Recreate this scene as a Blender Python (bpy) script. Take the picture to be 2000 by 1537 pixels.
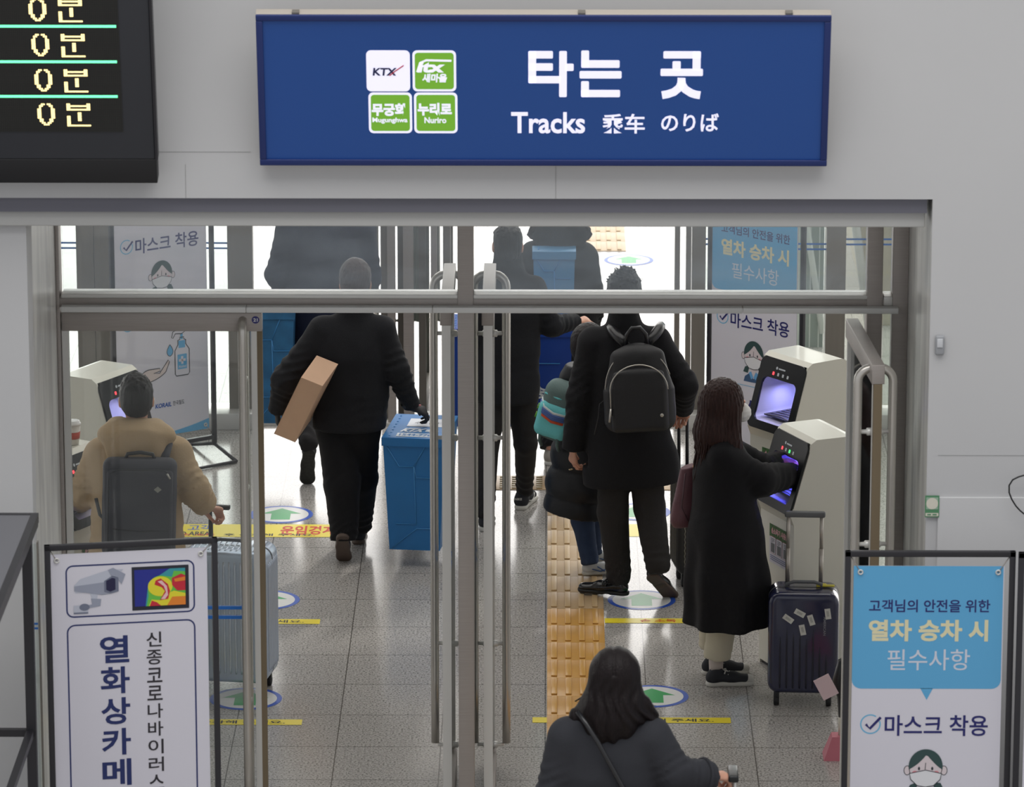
import bpy, bmesh, math, random
import numpy as np
from mathutils import Vector, Matrix, noise

for o in list(bpy.data.objects): bpy.data.objects.remove(o)
sc = bpy.context.scene
COL = sc.collection
random.seed(4)

# ---------------------------------------------------------------- camera
F = 9524.0; CX, CY = 1000.0, 768.5; CAMH = 7.43
TH = math.atan(2425 / F); PSI = math.atan(77 * math.cos(TH) / F)
FW = Vector((-math.sin(PSI) * math.cos(TH), math.cos(PSI) * math.cos(TH), -math.sin(TH)))
RT = Vector((math.cos(PSI), math.sin(PSI), 0)); UPV = RT.cross(FW)
CAM = Vector((0, 0, CAMH))
cd = bpy.data.cameras.new('camera'); cam = bpy.data.objects.new('camera', cd); COL.objects.link(cam)
cd.sensor_width = 36; cd.lens = F / 2000 * 36; cd.clip_end = 500; cd.clip_start = 0.5
cam.matrix_world = Matrix(((RT.x, UPV.x, -FW.x, CAM.x), (RT.y, UPV.y, -FW.y, CAM.y), (RT.z, UPV.z, -FW.z, CAM.z), (0, 0, 0, 1)))
cd.dof.use_dof = True; cd.dof.focus_distance = 25.0; cd.dof.aperture_fstop = 7.1
sc.camera = cam

# ---------------------------------------------------------------- light
sc.view_settings.view_transform = 'Standard'; sc.view_settings.look = 'None'
sc.view_settings.gamma = 1; sc.view_settings.exposure = 0.0; sc.view_settings.use_curve_mapping = False
w = bpy.data.worlds.new('sky'); sc.world = w; w.use_nodes = True
nt = w.node_tree; nt.nodes.clear()
tc = nt.nodes.new('ShaderNodeTexCoord'); sep = nt.nodes.new('ShaderNodeSeparateXYZ')
ramp = nt.nodes.new('ShaderNodeValToRGB'); bg = nt.nodes.new('ShaderNodeBackground'); out = nt.nodes.new('ShaderNodeOutputWorld')
mp = nt.nodes.new('ShaderNodeMapRange'); mp.inputs[1].default_value = -1; mp.inputs[2].default_value = 1
nt.links.new(tc.outputs['Generated'], sep.inputs[0]); nt.links.new(sep.outputs['Y'], mp.inputs[0])
nt.links.new(mp.outputs[0], ramp.inputs[0]); nt.links.new(ramp.outputs[0], bg.inputs[0]); nt.links.new(bg.outputs[0], out.inputs[0])
e = ramp.color_ramp.elements   # dim station hall behind the camera, bright daylight beyond the doors
e[0].position = 0.0; e[0].color = (.5, .51, .53, 1)
e[1].position = 1.0; e[1].color = (3.6, 3.5, 3.4, 1)
x_ = ramp.color_ramp.elements.new(0.5); x_.color = (.5, .51, .53, 1)
x_ = ramp.color_ramp.elements.new(0.75); x_.color = (.9, .89, .88, 1)
bg.inputs[1].default_value = 1.1

def area(name, loc, rot, sx, sy, power, col=(1, 1, 1)):
    l = bpy.data.lights.new(name, 'AREA'); l.shape = 'RECTANGLE'; l.size = sx; l.size_y = sy; l.energy = power; l.color = col
    o = bpy.data.objects.new(name, l); COL.objects.link(o); o.location = loc; o.rotation_euler = rot
    return o
area('daylight_skylight', (0, 37, 9), (0, 0, 0), 26, 14, 3400, (1, .985, .96))
area('hall_fill', (0, 15, 13), (math.radians(25), 0, 0), 14, 8, 1000, (1, .98, .95))  # fill light added to brighten the facade and marble
area('vestibule_fill', (0, 25.0, 3.95), (0, 0, 0), 5, 4, 80, (1, .98, .95))  # fill light added to lift the dim vestibule and reveals
sl = bpy.data.lights.new('sun', 'SUN'); sl.energy = 1.2; sl.angle = math.radians(3); sl.color = (1, .96, .9)
so = bpy.data.objects.new('sun', sl); COL.objects.link(so); so.rotation_euler = (math.radians(-48), math.radians(28), 0)

# ---------------------------------------------------------------- materials
def lin(c):
    if isinstance(c, str): c = tuple(int(c[i:i + 2], 16) for i in (0, 2, 4))
    return tuple(((v / 255) / 12.92 if v / 255 <= .04045 else ((v / 255 + .055) / 1.055) ** 2.4) for v in c) + (1,)
MATS = {}
def mat(name, col, rough=.6, metal=0, spec=.5, emit=0, emc=None, bump=0, bscale=60, var=0, vscale=8, stretch=None, sheen=0, coat=0, alpha=1, sub=0):
    if name in MATS: return MATS[name]
    m = bpy.data.materials.new(name); m.use_nodes = True; t = m.node_tree; b = t.nodes['Principled BSDF']
    c = lin(col); b.inputs['Base Color'].default_value = c; b.inputs['Roughness'].default_value = rough
    b.inputs['Metallic'].default_value = metal; b.inputs['Specular IOR Level'].default_value = spec
    if sheen: b.inputs['Sheen Weight'].default_value = sheen; b.inputs['Sheen Roughness'].default_value = .5
    if coat: b.inputs['Coat Weight'].default_value = coat; b.inputs['Coat Roughness'].default_value = .08
    if emit: b.inputs['Emission Color'].default_value = lin(emc or col); b.inputs['Emission Strength'].default_value = emit
    if sub: b.inputs['Subsurface Weight'].default_value = sub; b.inputs['Subsurface Scale'].default_value = .02
    if alpha < 1: b.inputs['Alpha'].default_value = alpha
    co = t.nodes.new('ShaderNodeTexCoord'); mpn = t.nodes.new('ShaderNodeMapping')
    t.links.new(co.outputs['Object'], mpn.inputs[0])
    if stretch: mpn.inputs['Scale'].default_value = stretch
    if bump:
        n = t.nodes.new('ShaderNodeTexNoise'); n.inputs['Scale'].default_value = bscale; n.inputs['Detail'].default_value = 3
        bp = t.nodes.new('ShaderNodeBump'); bp.inputs['Strength'].default_value = bump; bp.inputs['Distance'].default_value = .01
        t.links.new(mpn.outputs[0], n.inputs[0]); t.links.new(n.outputs[0], bp.inputs['Height']); t.links.new(bp.outputs[0], b.inputs['Normal'])
    if var:
        n = t.nodes.new('ShaderNodeTexNoise'); n.inputs['Scale'].default_value = vscale; n.inputs['Detail'].default_value = 4
        r = t.nodes.new('ShaderNodeMapRange'); r.inputs[1].default_value = .3; r.inputs[2].default_value = .7; r.inputs[3].default_value = 1 - var; r.inputs[4].default_value = 1 + var
        hs = t.nodes.new('ShaderNodeHueSaturation'); hs.inputs['Color'].default_value = c
        t.links.new(mpn.outputs[0], n.inputs[0]); t.links.new(n.outputs[0], r.inputs[0]); t.links.new(r.outputs[0], hs.inputs['Value']); t.links.new(hs.outputs[0], b.inputs['Base Color'])
    MATS[name] = m; return m
def glassmat(name, haze=.06, tint=(.93, .97, .95), gl=.9, hcol=(.75, .8, .82)):
    m = bpy.data.materials.new(name); m.use_nodes = True; t = m.node_tree; t.nodes.clear()
    o = t.nodes.new('ShaderNodeOutputMaterial'); tr = t.nodes.new('ShaderNodeBsdfTransparent'); tr.inputs[0].default_value = tint + (1,)
    df = t.nodes.new('ShaderNodeBsdfDiffuse'); df.inputs[0].default_value = hcol + (1,)
    tl = t.nodes.new('ShaderNodeBsdfTranslucent'); tl.inputs[0].default_value = hcol + (1,)
    ad = t.nodes.new('ShaderNodeMixShader'); ad.inputs[0].default_value = .6
    g = t.nodes.new('ShaderNodeBsdfGlossy'); g.inputs['Roughness'].default_value = .03; g.inputs[0].default_value = (gl, gl, gl, 1)
    co = t.nodes.new('ShaderNodeTexCoord'); mp_ = t.nodes.new('ShaderNodeMapping'); mp_.inputs['Scale'].default_value = (1.5, 1.5, 5)
    n = t.nodes.new('ShaderNodeTexNoise'); n.inputs['Scale'].default_value = 2.2; n.inputs['Detail'].default_value = 6
    r = t.nodes.new('ShaderNodeMapRange'); r.inputs[1].default_value = .3; r.inputs[2].default_value = .75; r.inputs[3].default_value = haze * .6; r.inputs[4].default_value = haze * 1.5
    m1 = t.nodes.new('ShaderNodeMixShader'); m2 = t.nodes.new('ShaderNodeMixShader')
    fr = t.nodes.new('ShaderNodeFresnel'); fr.inputs[0].default_value = 1.45
    t.links.new(co.outputs['Object'], mp_.inputs[0]); t.links.new(mp_.outputs[0], n.inputs[0]); t.links.new(n.outputs[0], r.inputs[0])
    t.links.new(df.outputs[0], ad.inputs[1]); t.links.new(tl.outputs[0], ad.inputs[2])
    t.links.new(r.outputs[0], m1.inputs[0]); t.links.new(tr.outputs[0], m1.inputs[1]); t.links.new(ad.outputs[0], m1.inputs[2])
    t.links.new(fr.outputs[0], m2.inputs[0]); t.links.new(m1.outputs[0], m2.inputs[1]); t.links.new(g.outputs[0], m2.inputs[2])
    t.links.new(m2.outputs[0], o.inputs[0]); MATS[name] = m; return m

M = mat
WALL = M('painted_wall_panel', (190, 190, 191), .75, bump=.02, bscale=3, var=.02, vscale=1.2)
STEEL = M('brushed_steel', (163, 156, 151), .42, metal=.35, var=.05, vscale=6, stretch=(1, 1, 30))
STEELL = M('bright_steel', (214, 213, 209), .32, metal=.3)
STEELD = M('dark_steel', (128, 123, 116), .42, metal=.35, var=.06, vscale=5, stretch=(8, 8, .3))
TUBE = M('satin_tube_steel', (200, 196, 189), .25, metal=.65)
BLACKM = M('black_powder_coat', (38, 37, 42), .45)
RUB = M('black_rubber', (24, 24, 26), .6)
BLACKP = M('black_plastic', (20, 21, 23), .3)
BRUSH = M('brown_door_brush', (120, 106, 84), .8)
WHITEP = M('white_enamel', (222, 220, 212), .25, coat=.3)
SKIN = M('skin', (203, 152, 128), .55, sub=.1, var=.05, vscale=20)
GLASS = glassmat('door_glass', .02, (.975, .988, .982))
GLASST = glassmat('dusty_transom_glass', .11, (.97, .98, .98), hcol=(.55, .64, .74))
GLASSD = glassmat('green_partition_glass', .03, (.93, .965, .95))

# ---------------------------------------------------------------- pixel <-> world helpers
def ray(px, py):
    return FW * F + RT * (px - CX) - UPV * (py - CY)
def P(px, py, D):
    r = ray(px, py); return CAM + r * (D / r.y)
def G(px, py, z=0.0):
    r = ray(px, py); return CAM + r * ((z - CAMH) / r.z)
def zat(py, D): return P(CX, py, D).z
def ppm(p): return F / ((p - CAM).dot(FW))

# ---------------------------------------------------------------- object helpers
def tag(o, label=None, cat=None, group=None, kind=None):
    if label: o['label'] = label
    if cat: o['category'] = cat
    if group: o['group'] = group
    if kind: o['kind'] = kind
    return o
def empty(name, loc=(0, 0, 0), rz=0):
    o = bpy.data.objects.new(name, None); COL.objects.link(o); o.location = loc; o.rotation_euler = (0, 0, rz); o.empty_display_size = .1
    o['_'] = 1; del o['_']
    return o
def thing(name, label, cat, loc=(0, 0, 0), rz=0, group=None):
    return tag(empty(name, loc, rz), label, cat, group)
def link(name, me, mats, parent=None, smooth=False, world=False):
    o = bpy.data.objects.new(name, me); COL.objects.link(o)
    for m in (mats if isinstance(mats, (list, tuple)) else [mats]): me.materials.append(m)
    if smooth:
        for p in me.polygons: p.use_smooth = True
    if parent is not None:
        o.parent = parent
        if world: o.matrix_parent_inverse = wmat(parent).inverted()
    return o
def wmat(o):
    m = Matrix.Translation(o.location) @ o.rotation_euler.to_matrix().to_4x4()
    return (wmat(o.parent) @ o.matrix_parent_inverse @ m) if o.parent else m

class B:
    """collects shapes into one mesh"""
    def __init__(s): s.v = []; s.f = []; s.m = []; s.cur = 0; s.sm = []
    def add(s, vs, fs, M4=None, smooth=False):
        n = len(s.v)
        for p in vs: s.v.append(tuple(M4 @ Vector(p)) if M4 is not None else tuple(p))
        for f in fs: s.f.append([i + n for i in f]); s.m.append(s.cur); s.sm.append(smooth)
        return s
    def box(s, a, b, M4=None, bev=0):
        x0, x1 = sorted((a[0], b[0])); y0, y1 = sorted((a[1], b[1])); z0, z1 = sorted((a[2], b[2]))
        if bev <= 0:
            vs = [(x, y, z) for x in (x0, x1) for y in (y0, y1) for z in (z0, z1)]
            return s.add(vs, [(0, 1, 3, 2), (4, 6, 7, 5), (0, 4, 5, 1), (2, 3, 7, 6), (0, 2, 6, 4), (1, 5, 7, 3)], M4)
        bm = bmesh.new(); bmesh.ops.create_cube(bm, size=1)
        for v in bm.verts: v.co = Vector(((x0 + x1) / 2 + v.co.x * (x1 - x0), (y0 + y1) / 2 + v.co.y * (y1 - y0), (z0 + z1) / 2 + v.co.z * (z1 - z0)))
        bmesh.ops.bevel(bm, geom=bm.edges[:], offset=min(bev, (x1 - x0) * .49, (y1 - y0) * .49, (z1 - z0) * .49), segments=3, profile=.5, affect='EDGES')
        bm.verts.index_update(); vs = [v.co.copy() for v in bm.verts]; fs = [[v.index for v in f.verts] for f in bm.faces]; bm.free()
        return s.add(vs, fs, M4, True)
    def hexa(s, pts, M4=None):
        """8 corners: bottom 4 (ccw) then top 4"""
        return s.add(pts, [(3, 2, 1, 0), (4, 5, 6, 7), (0, 1, 5, 4), (1, 2, 6, 5), (2, 3, 7, 6), (3, 0, 4, 7)], M4)
    def prism(s, poly, d, M4=None, smooth=False):
        """poly: list of (x,z); extruded from y=0 to y=d"""
        n = len(poly); vs = [(x, 0, z) for x, z in poly] + [(x, d, z) for x, z in poly]
        fs = [list(range(n)), list(range(2 * n - 1, n - 1, -1))] 
        s.add(vs, fs, M4)
        k = len(s.v) - 2 * n
        for i in range(n):
            j = (i + 1) % n; s.f.append([k + i, k + n + i, k + n + j, k + j]); s.m.append(s.cur); s.sm.append(smooth)
        return s
    def tube(s, pts, r, n=10, cap=True, rad=None):
        pts = [Vector(p) for p in pts]; rings = []; base = len(s.v)
        up = None
        for i, p in enumerate(pts):
            t = (pts[min(i + 1, len(pts) - 1)] - pts[max(i - 1, 0)])
            t = t.normalized() if t.length > 1e-9 else Vector((0, 0, 1))
            if up is None: up = t.orthogonal().normalized()
            up = (up - t * up.dot(t)); up = up.normalized() if up.length > 1e-6 else t.orthogonal().normalized()
            b = t.cross(up); rr = rad[i] if rad else r
            for k in range(n):
                a = 2 * math.pi * k / n; s.v.append(tuple(p + (up * math.cos(a) + b * math.sin(a)) * rr))
        for i in range(len(pts) - 1):
            for k in range(n):
                k2 = (k + 1) % n; s.f.append([base + i * n + k, base + i * n + k2, base + (i + 1) * n + k2, base + (i + 1) * n + k]); s.m.append(s.cur); s.sm.append(True)
        if cap:
            s.f.append([base + k for k in range(n)][::-1]); s.m.append(s.cur); s.sm.append(False)
            s.f.append([base + (len(pts) - 1) * n + k for k in range(n)]); s.m.append(s.cur); s.sm.append(False)
        return s
    def lathe(s, prof, c=(0, 0, 0), n=20, M4=None, ax='z'):
        c = Vector(c); base = len(s.v)
        for r, z in prof:
            for k in range(n):
                a = 2 * math.pi * k / n
                q = Vector((r * math.cos(a), r * math.sin(a), z)) if ax == 'z' else (Vector((z, r * math.cos(a), r * math.sin(a))) if ax == 'x' else Vector((r * math.sin(a), z, r * math.cos(a))))
                q = q + c; s.v.append(tuple(M4 @ q if M4 is not None else q))
        for i in range(len(prof) - 1):
            for k in range(n):
                k2 = (k + 1) % n; s.f.append([base + i * n + k, base + i * n + k2, base + (i + 1) * n + k2, base + (i + 1) * n + k]); s.m.append(s.cur); s.sm.append(True)
        s.f.append([base + k for k in range(n)][::-1]); s.m.append(s.cur); s.sm.append(False)
        s.f.append([base + (len(prof) - 1) * n + k for k in range(n)]); s.m.append(s.cur); s.sm.append(False)
        return s
    def mesh(s, name):
        me = bpy.data.meshes.new(name); me.from_pydata(s.v, [], s.f)
        me.polygons.foreach_set('material_index', s.m); me.polygons.foreach_set('use_smooth', s.sm)
        bm = bmesh.new(); bm.from_mesh(me); bmesh.ops.recalc_face_normals(bm, faces=bm.faces[:]); bm.to_mesh(me); bm.free()
        me.update(); return me
    def pieces(s):
        par = list(range(len(s.v)))
        def fd(i):
            while par[i] != i: par[i] = par[par[i]]; i = par[i]
            return i
        for f in s.f:
            for j in f[1:]: par[fd(j)] = fd(f[0])
        gr = {}
        for n_, f in enumerate(s.f): gr.setdefault(fd(f[0]), []).append(n_)
        outp = []
        for fs in gr.values():
            b = B(); mp = {}
            for n_ in fs:
                q = []
                for i in s.f[n_]:
                    if i not in mp: mp[i] = len(b.v); b.v.append(s.v[i])
                    q.append(mp[i])
                b.f.append(q); b.m.append(s.m[n_]); b.sm.append(s.sm[n_])
            outp.append(b)
        return outp
    def each(s, name, mats, parent=None):
        """every separate piece becomes a part of its own"""
        return [b.build(name, mats, parent) for b in s.pieces()]
    def build(s, name, mats, parent=None, world=False):
        return link(name, s.mesh(name), mats, parent, world=world)
def struct(name, b, m): return tag(b.build(name, m), kind='structure')
def dup(o, parent=None):
    c = o.copy(); COL.objects.link(c); c.parent = parent
    for ch in [k for k in bpy.data.objects if k.parent == o]:
        dup(ch, c)
    return c
def rrect(x0, y0, x1, y1, r, n=5, only=None):
    pts = []
    for cx, cy, a0, k in ((x1 - r, y0 + r, -90, 'tr'), (x1 - r, y1 - r, 0, 'br'), (x0 + r, y1 - r, 90, 'bl'), (x0 + r, y0 + r, 180, 'tl')):
        if only and k not in only:
            pts.append({'tr': (x1, y0), 'br': (x1, y1), 'bl': (x0, y1), 'tl': (x0, y0)}[k]); continue
        for i in range(n + 1):
            a = math.radians(a0 + 90 * i / n); pts.append((cx + r * math.cos(a), cy + r * math.sin(a)))
    return pts

_tc = {}
def textgeo(s, bold=0.0):
    k = (s, bold)
    if k not in _tc:
        c = bpy.data.curves.new('t', 'FONT'); c.body = s; c.size = 1; c.offset = bold; c.resolution_u = 3
        o = bpy.data.objects.new('t', c); COL.objects.link(o)
        bpy.context.view_layer.update()
        dg = bpy.context.evaluated_depsgraph_get(); me = bpy.data.meshes.new_from_object(o.evaluated_get(dg))
        _tc[k] = ([tuple(v.co[:2]) for v in me.vertices], [tuple(p.vertices) for p in me.polygons])
        bpy.data.objects.remove(o); bpy.data.curves.remove(c); bpy.data.meshes.remove(me)
    return _tc[k]
class Canvas:
    """flat artwork: canvas units (x right, y down) on a W x H metre face in the local XZ plane, facing -Y"""
    def __init__(s, W, H, cw, ch, step=.0007, ox=None):
        s.b = B(); s.W, s.H, s.cw, s.ch = W, H, cw, ch; s.step = step; s.mats = []; s.ox = -W / 2 if ox is None else ox
    def mi(s, m):
        if m not in s.mats: s.mats.append(m)
        s.b.cur = s.mats.index(m)
    def pt(s, x, y, l): return (s.ox + x / s.cw * s.W, -l * s.step, -y / s.ch * s.H)
    def poly(s, pts, m, l=1): s.mi(m); s.b.add([s.pt(x, y, l) for x, y in pts], [list(range(len(pts)))]); return s
    def rect(s, x0, y0, x1, y1, m, l=1): return s.poly([(x0, y0), (x1, y0), (x1, y1), (x0, y1)], m, l)
    def rr(s, x0, y0, x1, y1, r, m, l=1, only=None): return s.poly(rrect(x0, y0, x1, y1, r, only=only), m, l)
    def ell(s, cx, cy, rx, ry, m, l=1, a0=0, a1=360, n=28):
        return s.poly([(cx + rx * math.cos(math.radians(a0 + (a1 - a0) * i / n)), cy + ry * math.sin(math.radians(a0 + (a1 - a0) * i / n))) for i in range(n if a1 - a0 >= 360 else n + 1)], m, l)
    def stroke(s, pts, w, m, l=1, close=False):
        s.mi(m); n = len(pts); L = []; R = []
        for i in range(n):
            if close: a, b_ = pts[i - 1], pts[(i + 1) % n]
            else: a, b_ = pts[max(0, i - 1)], pts[min(n - 1, i + 1)]
            dx, dy = b_[0] - a[0], b_[1] - a[1]; q = math.hypot(dx, dy) or 1; nx, ny = -dy / q * w / 2, dx / q * w / 2
            L.append((pts[i][0] + nx, pts[i][1] + ny)); R.append((pts[i][0] - nx, pts[i][1] - ny))
        for i in range(n if close else n - 1):
            j = (i + 1) % n; s.b.add([s.pt(*L[i], l), s.pt(*L[j], l), s.pt(*R[j], l), s.pt(*R[i], l)], [[0, 1, 2, 3]])
        return s
    def text(s, t, x0, y0, x1, y1, m, l=2, bold=0.02, shear=0):
        """fit the lettering into the box x0..x1, y0..y1"""
        vs, fs = textgeo(t, bold); s.mi(m)
        ax = min(v[0] for v in vs); bx = max(v[0] for v in vs); ay = min(v[1] for v in vs); by = max(v[1] for v in vs)
        o = []
        for x, y in vs:
            u = (x - ax) / (bx - ax); v = (by - y) / (by - ay)
            o.append(s.pt(x0 + u * (x1 - x0) + shear * (1 - v) * (y1 - y0), y0 + v * (y1 - y0), l))
        s.b.add(o, fs); return s
    def build(s, name, parent=None, loc=(0, 0, 0), rot=(0, 0, 0), back=None, world=False):
        o = bpy.data.objects.new(name, None)
        me = bpy.data.meshes.new(name); me.from_pydata(s.b.v, [], s.b.f); me.polygons.foreach_set('material_index', s.b.m)
        for m in s.mats: me.materials.append(m)
        o = bpy.data.objects.new(name, me); COL.objects.link(o); o.location = loc; o.rotation_euler = rot
        if parent is not None: o.parent = parent
        return o
# ================================================================ SETTING
D0, D1, D2 = 19.8, 21.0, 28.4          # facade face, front door row, inner glass row
XL = P(52, 700, D0).x; XR = P(1815, 700, D0).x
ZT = zat(388, D0)                       # top of the opening
xl1 = P(112, 700, D1).x; xr1 = P(1772, 700, D1).x

# floor: grey granite slabs 0.5 m, speckled, with fine joints
fm = bpy.data.materials.new('granite_floor'); fm.use_nodes = True; t = fm.node_tree; bs = t.nodes['Principled BSDF']
co = t.nodes.new('ShaderNodeTexCoord')
n1 = t.nodes.new('ShaderNodeTexNoise'); n1.inputs['Scale'].default_value = 95; n1.inputs['Detail'].default_value = 3; n1.inputs['Roughness'].default_value = .75
r1 = t.nodes.new('ShaderNodeValToRGB'); r1.color_ramp.elements[0].position = .36; r1.color_ramp.elements[0].color = lin((92, 90, 87)); r1.color_ramp.elements[1].position = .53; r1.color_ramp.elements[1].color = lin((190, 186, 181))
n2 = t.nodes.new('ShaderNodeTexNoise'); n2.inputs['Scale'].default_value = .9; n2.inputs['Detail'].default_value = 2
r2 = t.nodes.new('ShaderNodeMapRange'); r2.inputs[3].default_value = .93; r2.inputs[4].default_value = 1.07
hs = t.nodes.new('ShaderNodeHueSaturation')
ref = G(1261, 1335); refy = G(1000, 1023).y
mp_ = t.nodes.new('ShaderNodeMapping'); mp_.inputs['Location'].default_value = (-ref.x, -refy, 0)
br = t.nodes.new('ShaderNodeTexBrick'); br.offset = 0; br.inputs['Scale'].default_value = 1; br.inputs['Brick Width'].default_value = .502; br.inputs['Row Height'].default_value = .492
br.inputs['Mortar Size'].default_value = .0028; br.inputs['Mortar Smooth'].default_value = 0; br.inputs['Color1'].default_value = (1, 1, 1, 1); br.inputs['Color2'].default_value = (.93, .93, .93, 1); br.inputs['Mortar'].default_value = (.33, .32, .31, 1)
mx = t.nodes.new('ShaderNodeMix'); mx.data_type = 'RGBA'; mx.blend_type = 'MULTIPLY'; mx.inputs[0].default_value = 1
L = t.links.new
L(co.outputs['Object'], n1.inputs[0]); L(co.outputs['Object'], n2.inputs[0]); L(n1.outputs[0], r1.inputs[0]); L(n2.outputs[0], r2.inputs[0])
L(r1.outputs[0], hs.inputs['Color']); L(r2.outputs[0], hs.inputs['Value']); L(co.outputs['Object'], mp_.inputs[0]); L(mp_.outputs[0], br.inputs[0])
L(hs.outputs[0], mx.inputs[6]); L(br.outputs[0], mx.inputs[7]); L(mx.outputs[2], bs.inputs['Base Color'])
bs.inputs['Roughness'].default_value = .16; bs.inputs['Specular IOR Level'].default_value = .62
b = B().box((-16, 8, -.1), (16, 60, 0)); struct('floor', b, fm)

# facade wall with the wide opening
b = B()
b.box((-9, D0 + .10, 0), (XL, D0 + .35, zat(449, D0))); b.box((XR, D0, 0), (9, D0 + .35, ZT)); b.box((-9, D0, ZT), (9, D0 + .35, 8.5))
zs = zat(968, D0)
b.box((P(1832, 968, D0).x, D0 - .012, 0), (9, D0, zs), bev=.004)
seam = struct('wall_front', b, WALL)
SEAM = M('panel_joint', (150, 150, 150), .8)
b = B()
for px in (1085, 362): b.box((P(px, 350, D0).x, D0 - .001, ZT), (P(px + 1.0, 350, D0).x, D0 + .01, zat(322, D0)))
b.box((P(300, 297, D0).x, D0 - .001, zat(298, D0)), (P(490, 297, D0).x, D0 + .01, zat(297, D0)))
b.box((P(1832, 885, D0).x, D0 - .001, zat(888, D0)), (4.2, D0 + .01, zat(887, D0)))
struct('trim_1', b, SEAM)
# grey band and pale fascia under the wall edge
BAND = M('grey_fascia_band', (108, 108, 118), .45, metal=.2); FAS = M('pale_fascia', (186, 186, 184), .6)
b = B().box((-9, D0 + .03, zat(418, D0)), (P(1812, 400, D0).x, D0 + .5, ZT - .002)); struct('trim_2', b, BAND)
b = B().box((-9, D0 + .06, zat(449, D0)), (P(1809, 430, D0).x, D0 + .5, zat(418, D0)), bev=.006); struct('trim_3', b, FAS)
# marble reveals
MB = bpy.data.materials.new('streaked_marble'); MB.use_nodes = True; t = MB.node_tree; bs = t.nodes['Principled BSDF']
co = t.nodes.new('ShaderNodeTexCoord'); mp_ = t.nodes.new('ShaderNodeMapping'); mp_.inputs['Scale'].default_value = (2.5, 2.5, .45)
n1 = t.nodes.new('ShaderNodeTexNoise'); n1.inputs['Scale'].default_value = 2.5; n1.inputs['Detail'].default_value = 7; n1.inputs['Distortion'].default_value = 1.2
r1 = t.nodes.new('ShaderNodeValToRGB'); r1.color_ramp.elements[0].position = .3; r1.color_ramp.elements[0].color = lin((188, 187, 184)); r1.color_ramp.elements[1].position = .62; r1.color_ramp.elements[1].color = lin((236, 235, 230))
L = t.links.new; L(co.outputs['Object'], mp_.inputs[0]); L(mp_.outputs[0], n1.inputs[0]); L(n1.outputs[0], r1.inputs[0]); L(r1.outputs[0], bs.inputs['Base Color']); bs.inputs['Roughness'].default_value = .28
zm = 3.9; b = B().hexa([(XL - .2, D0 + .12, 0), (XL + .0, D0 + .12, 0), (xl1, D1 + .05, 0), (xl1 - .2, D1 + .05, 0), (XL - .2, D0 + .36, zm), (XL, D0 + .36, zm), (xl1, D1 + .05, zm), (xl1 - .2, D1 + .05, zm)])
struct('wall_left', b, MB)
b = B().hexa([(XR + .2, D0 + .01, 0), (XR, D0 + .01, 0), (xr1, D1 + .05, 0), (xr1 + .2, D1 + .05, 0), (XR + .2, D0 + .01, 3.2), (XR, D0 + .01, 3.2), (xr1, D1 + .05, 3.2), (xr1 + .2, D1 + .05, 3.2)])
struct('wall_right', b, MB)
CEIL = M('ceiling_panel', (205, 205, 203), .8)
b = B().box((-7, D0 + .35, 4.0), (7, D2 + .5, 4.15)); struct('ceiling', b, CEIL)
struct('added_reflection_blocker', B().box((-16, 39, 5.2), (16, 39.4, 9)), M('reflection_blocker_grey', (120, 120, 118), .8))  # unseen floating slab, added to limit the sky reflected in the floor

# ---------------------------------------------------------------- front door frame, transoms, leaves
xc0, xc1 = P(894, 700, D1).x, P(925, 700, D1).x
zh0, zh1 = zat(612, D1), zat(600, D1)   # light header cover
zt0 = zat(576, D1)                      # underside of the transom glass
b = B()
for x0, x1 in ((xl1, P(119, 700, D1).x), (xc0, xc1), (P(1694, 560, D1).x, P(1724, 560, D1).x), (P(1744, 560, D1).x, P(1774, 560, D1).x)):
    b.box((x0, D1, 0), (x1, D1 + .13, 3.9), bev=.003)
fr = struct('trim_4', b, STEEL)
b = B().box((xl1, D1 + .005, zh1 - .005), (P(1746, 600, D1).x, D1 + .125, zat(584, D1)), bev=.003)
tag(b.build('transom_rail', STEEL, fr))
b = B().box((P(120, 600, D1).x, D1 + .0, zat(584, D1)), (xc0, D1 + .11, zt0), bev=.003).box((xc1, D1 + .0, zat(584, D1)), (P(1694, 600, D1).x, D1 + .11, zt0), bev=.003).box((P(1726, 600, D1).x, D1 + .0, zat(596, D1)), (P(1743, 600, D1).x, D1 + .11, zat(578, D1)), bev=.003)
b.build('transom_sill', STEELL, fr)
b = B()
for x0, x1 in ((119, 480), (481, 844), (845.5, 1450), (1451.5, 1755)):
    b.box((P(x0, 606, D1 - .05).x, D1 - .05, zat(612, D1 - .05)), (P(x1, 606, D1 - .05).x, D1 + .0, zat(601, D1 - .05)), bev=.003)
b.build('header_cover', M('pale_aluminium', (214, 214, 212), .45, metal=.1), fr)
for i, (a, c) in enumerate(((119, 894), (925, 1694), (1725, 1743))):
    g = B().box((P(a, 500, D1).x, D1 + .055, zt0), (P(c, 500, D1).x, D1 + .065, 3.9))
    struct('window_%d' % (i + 1), g, GLASST)
g = B().box((P(1725, 700, D1).x, D1 + .055, 0), (P(1743, 700, D1).x, D1 + .065, zh0)); struct('window_4', g, GLASSD)

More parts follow.
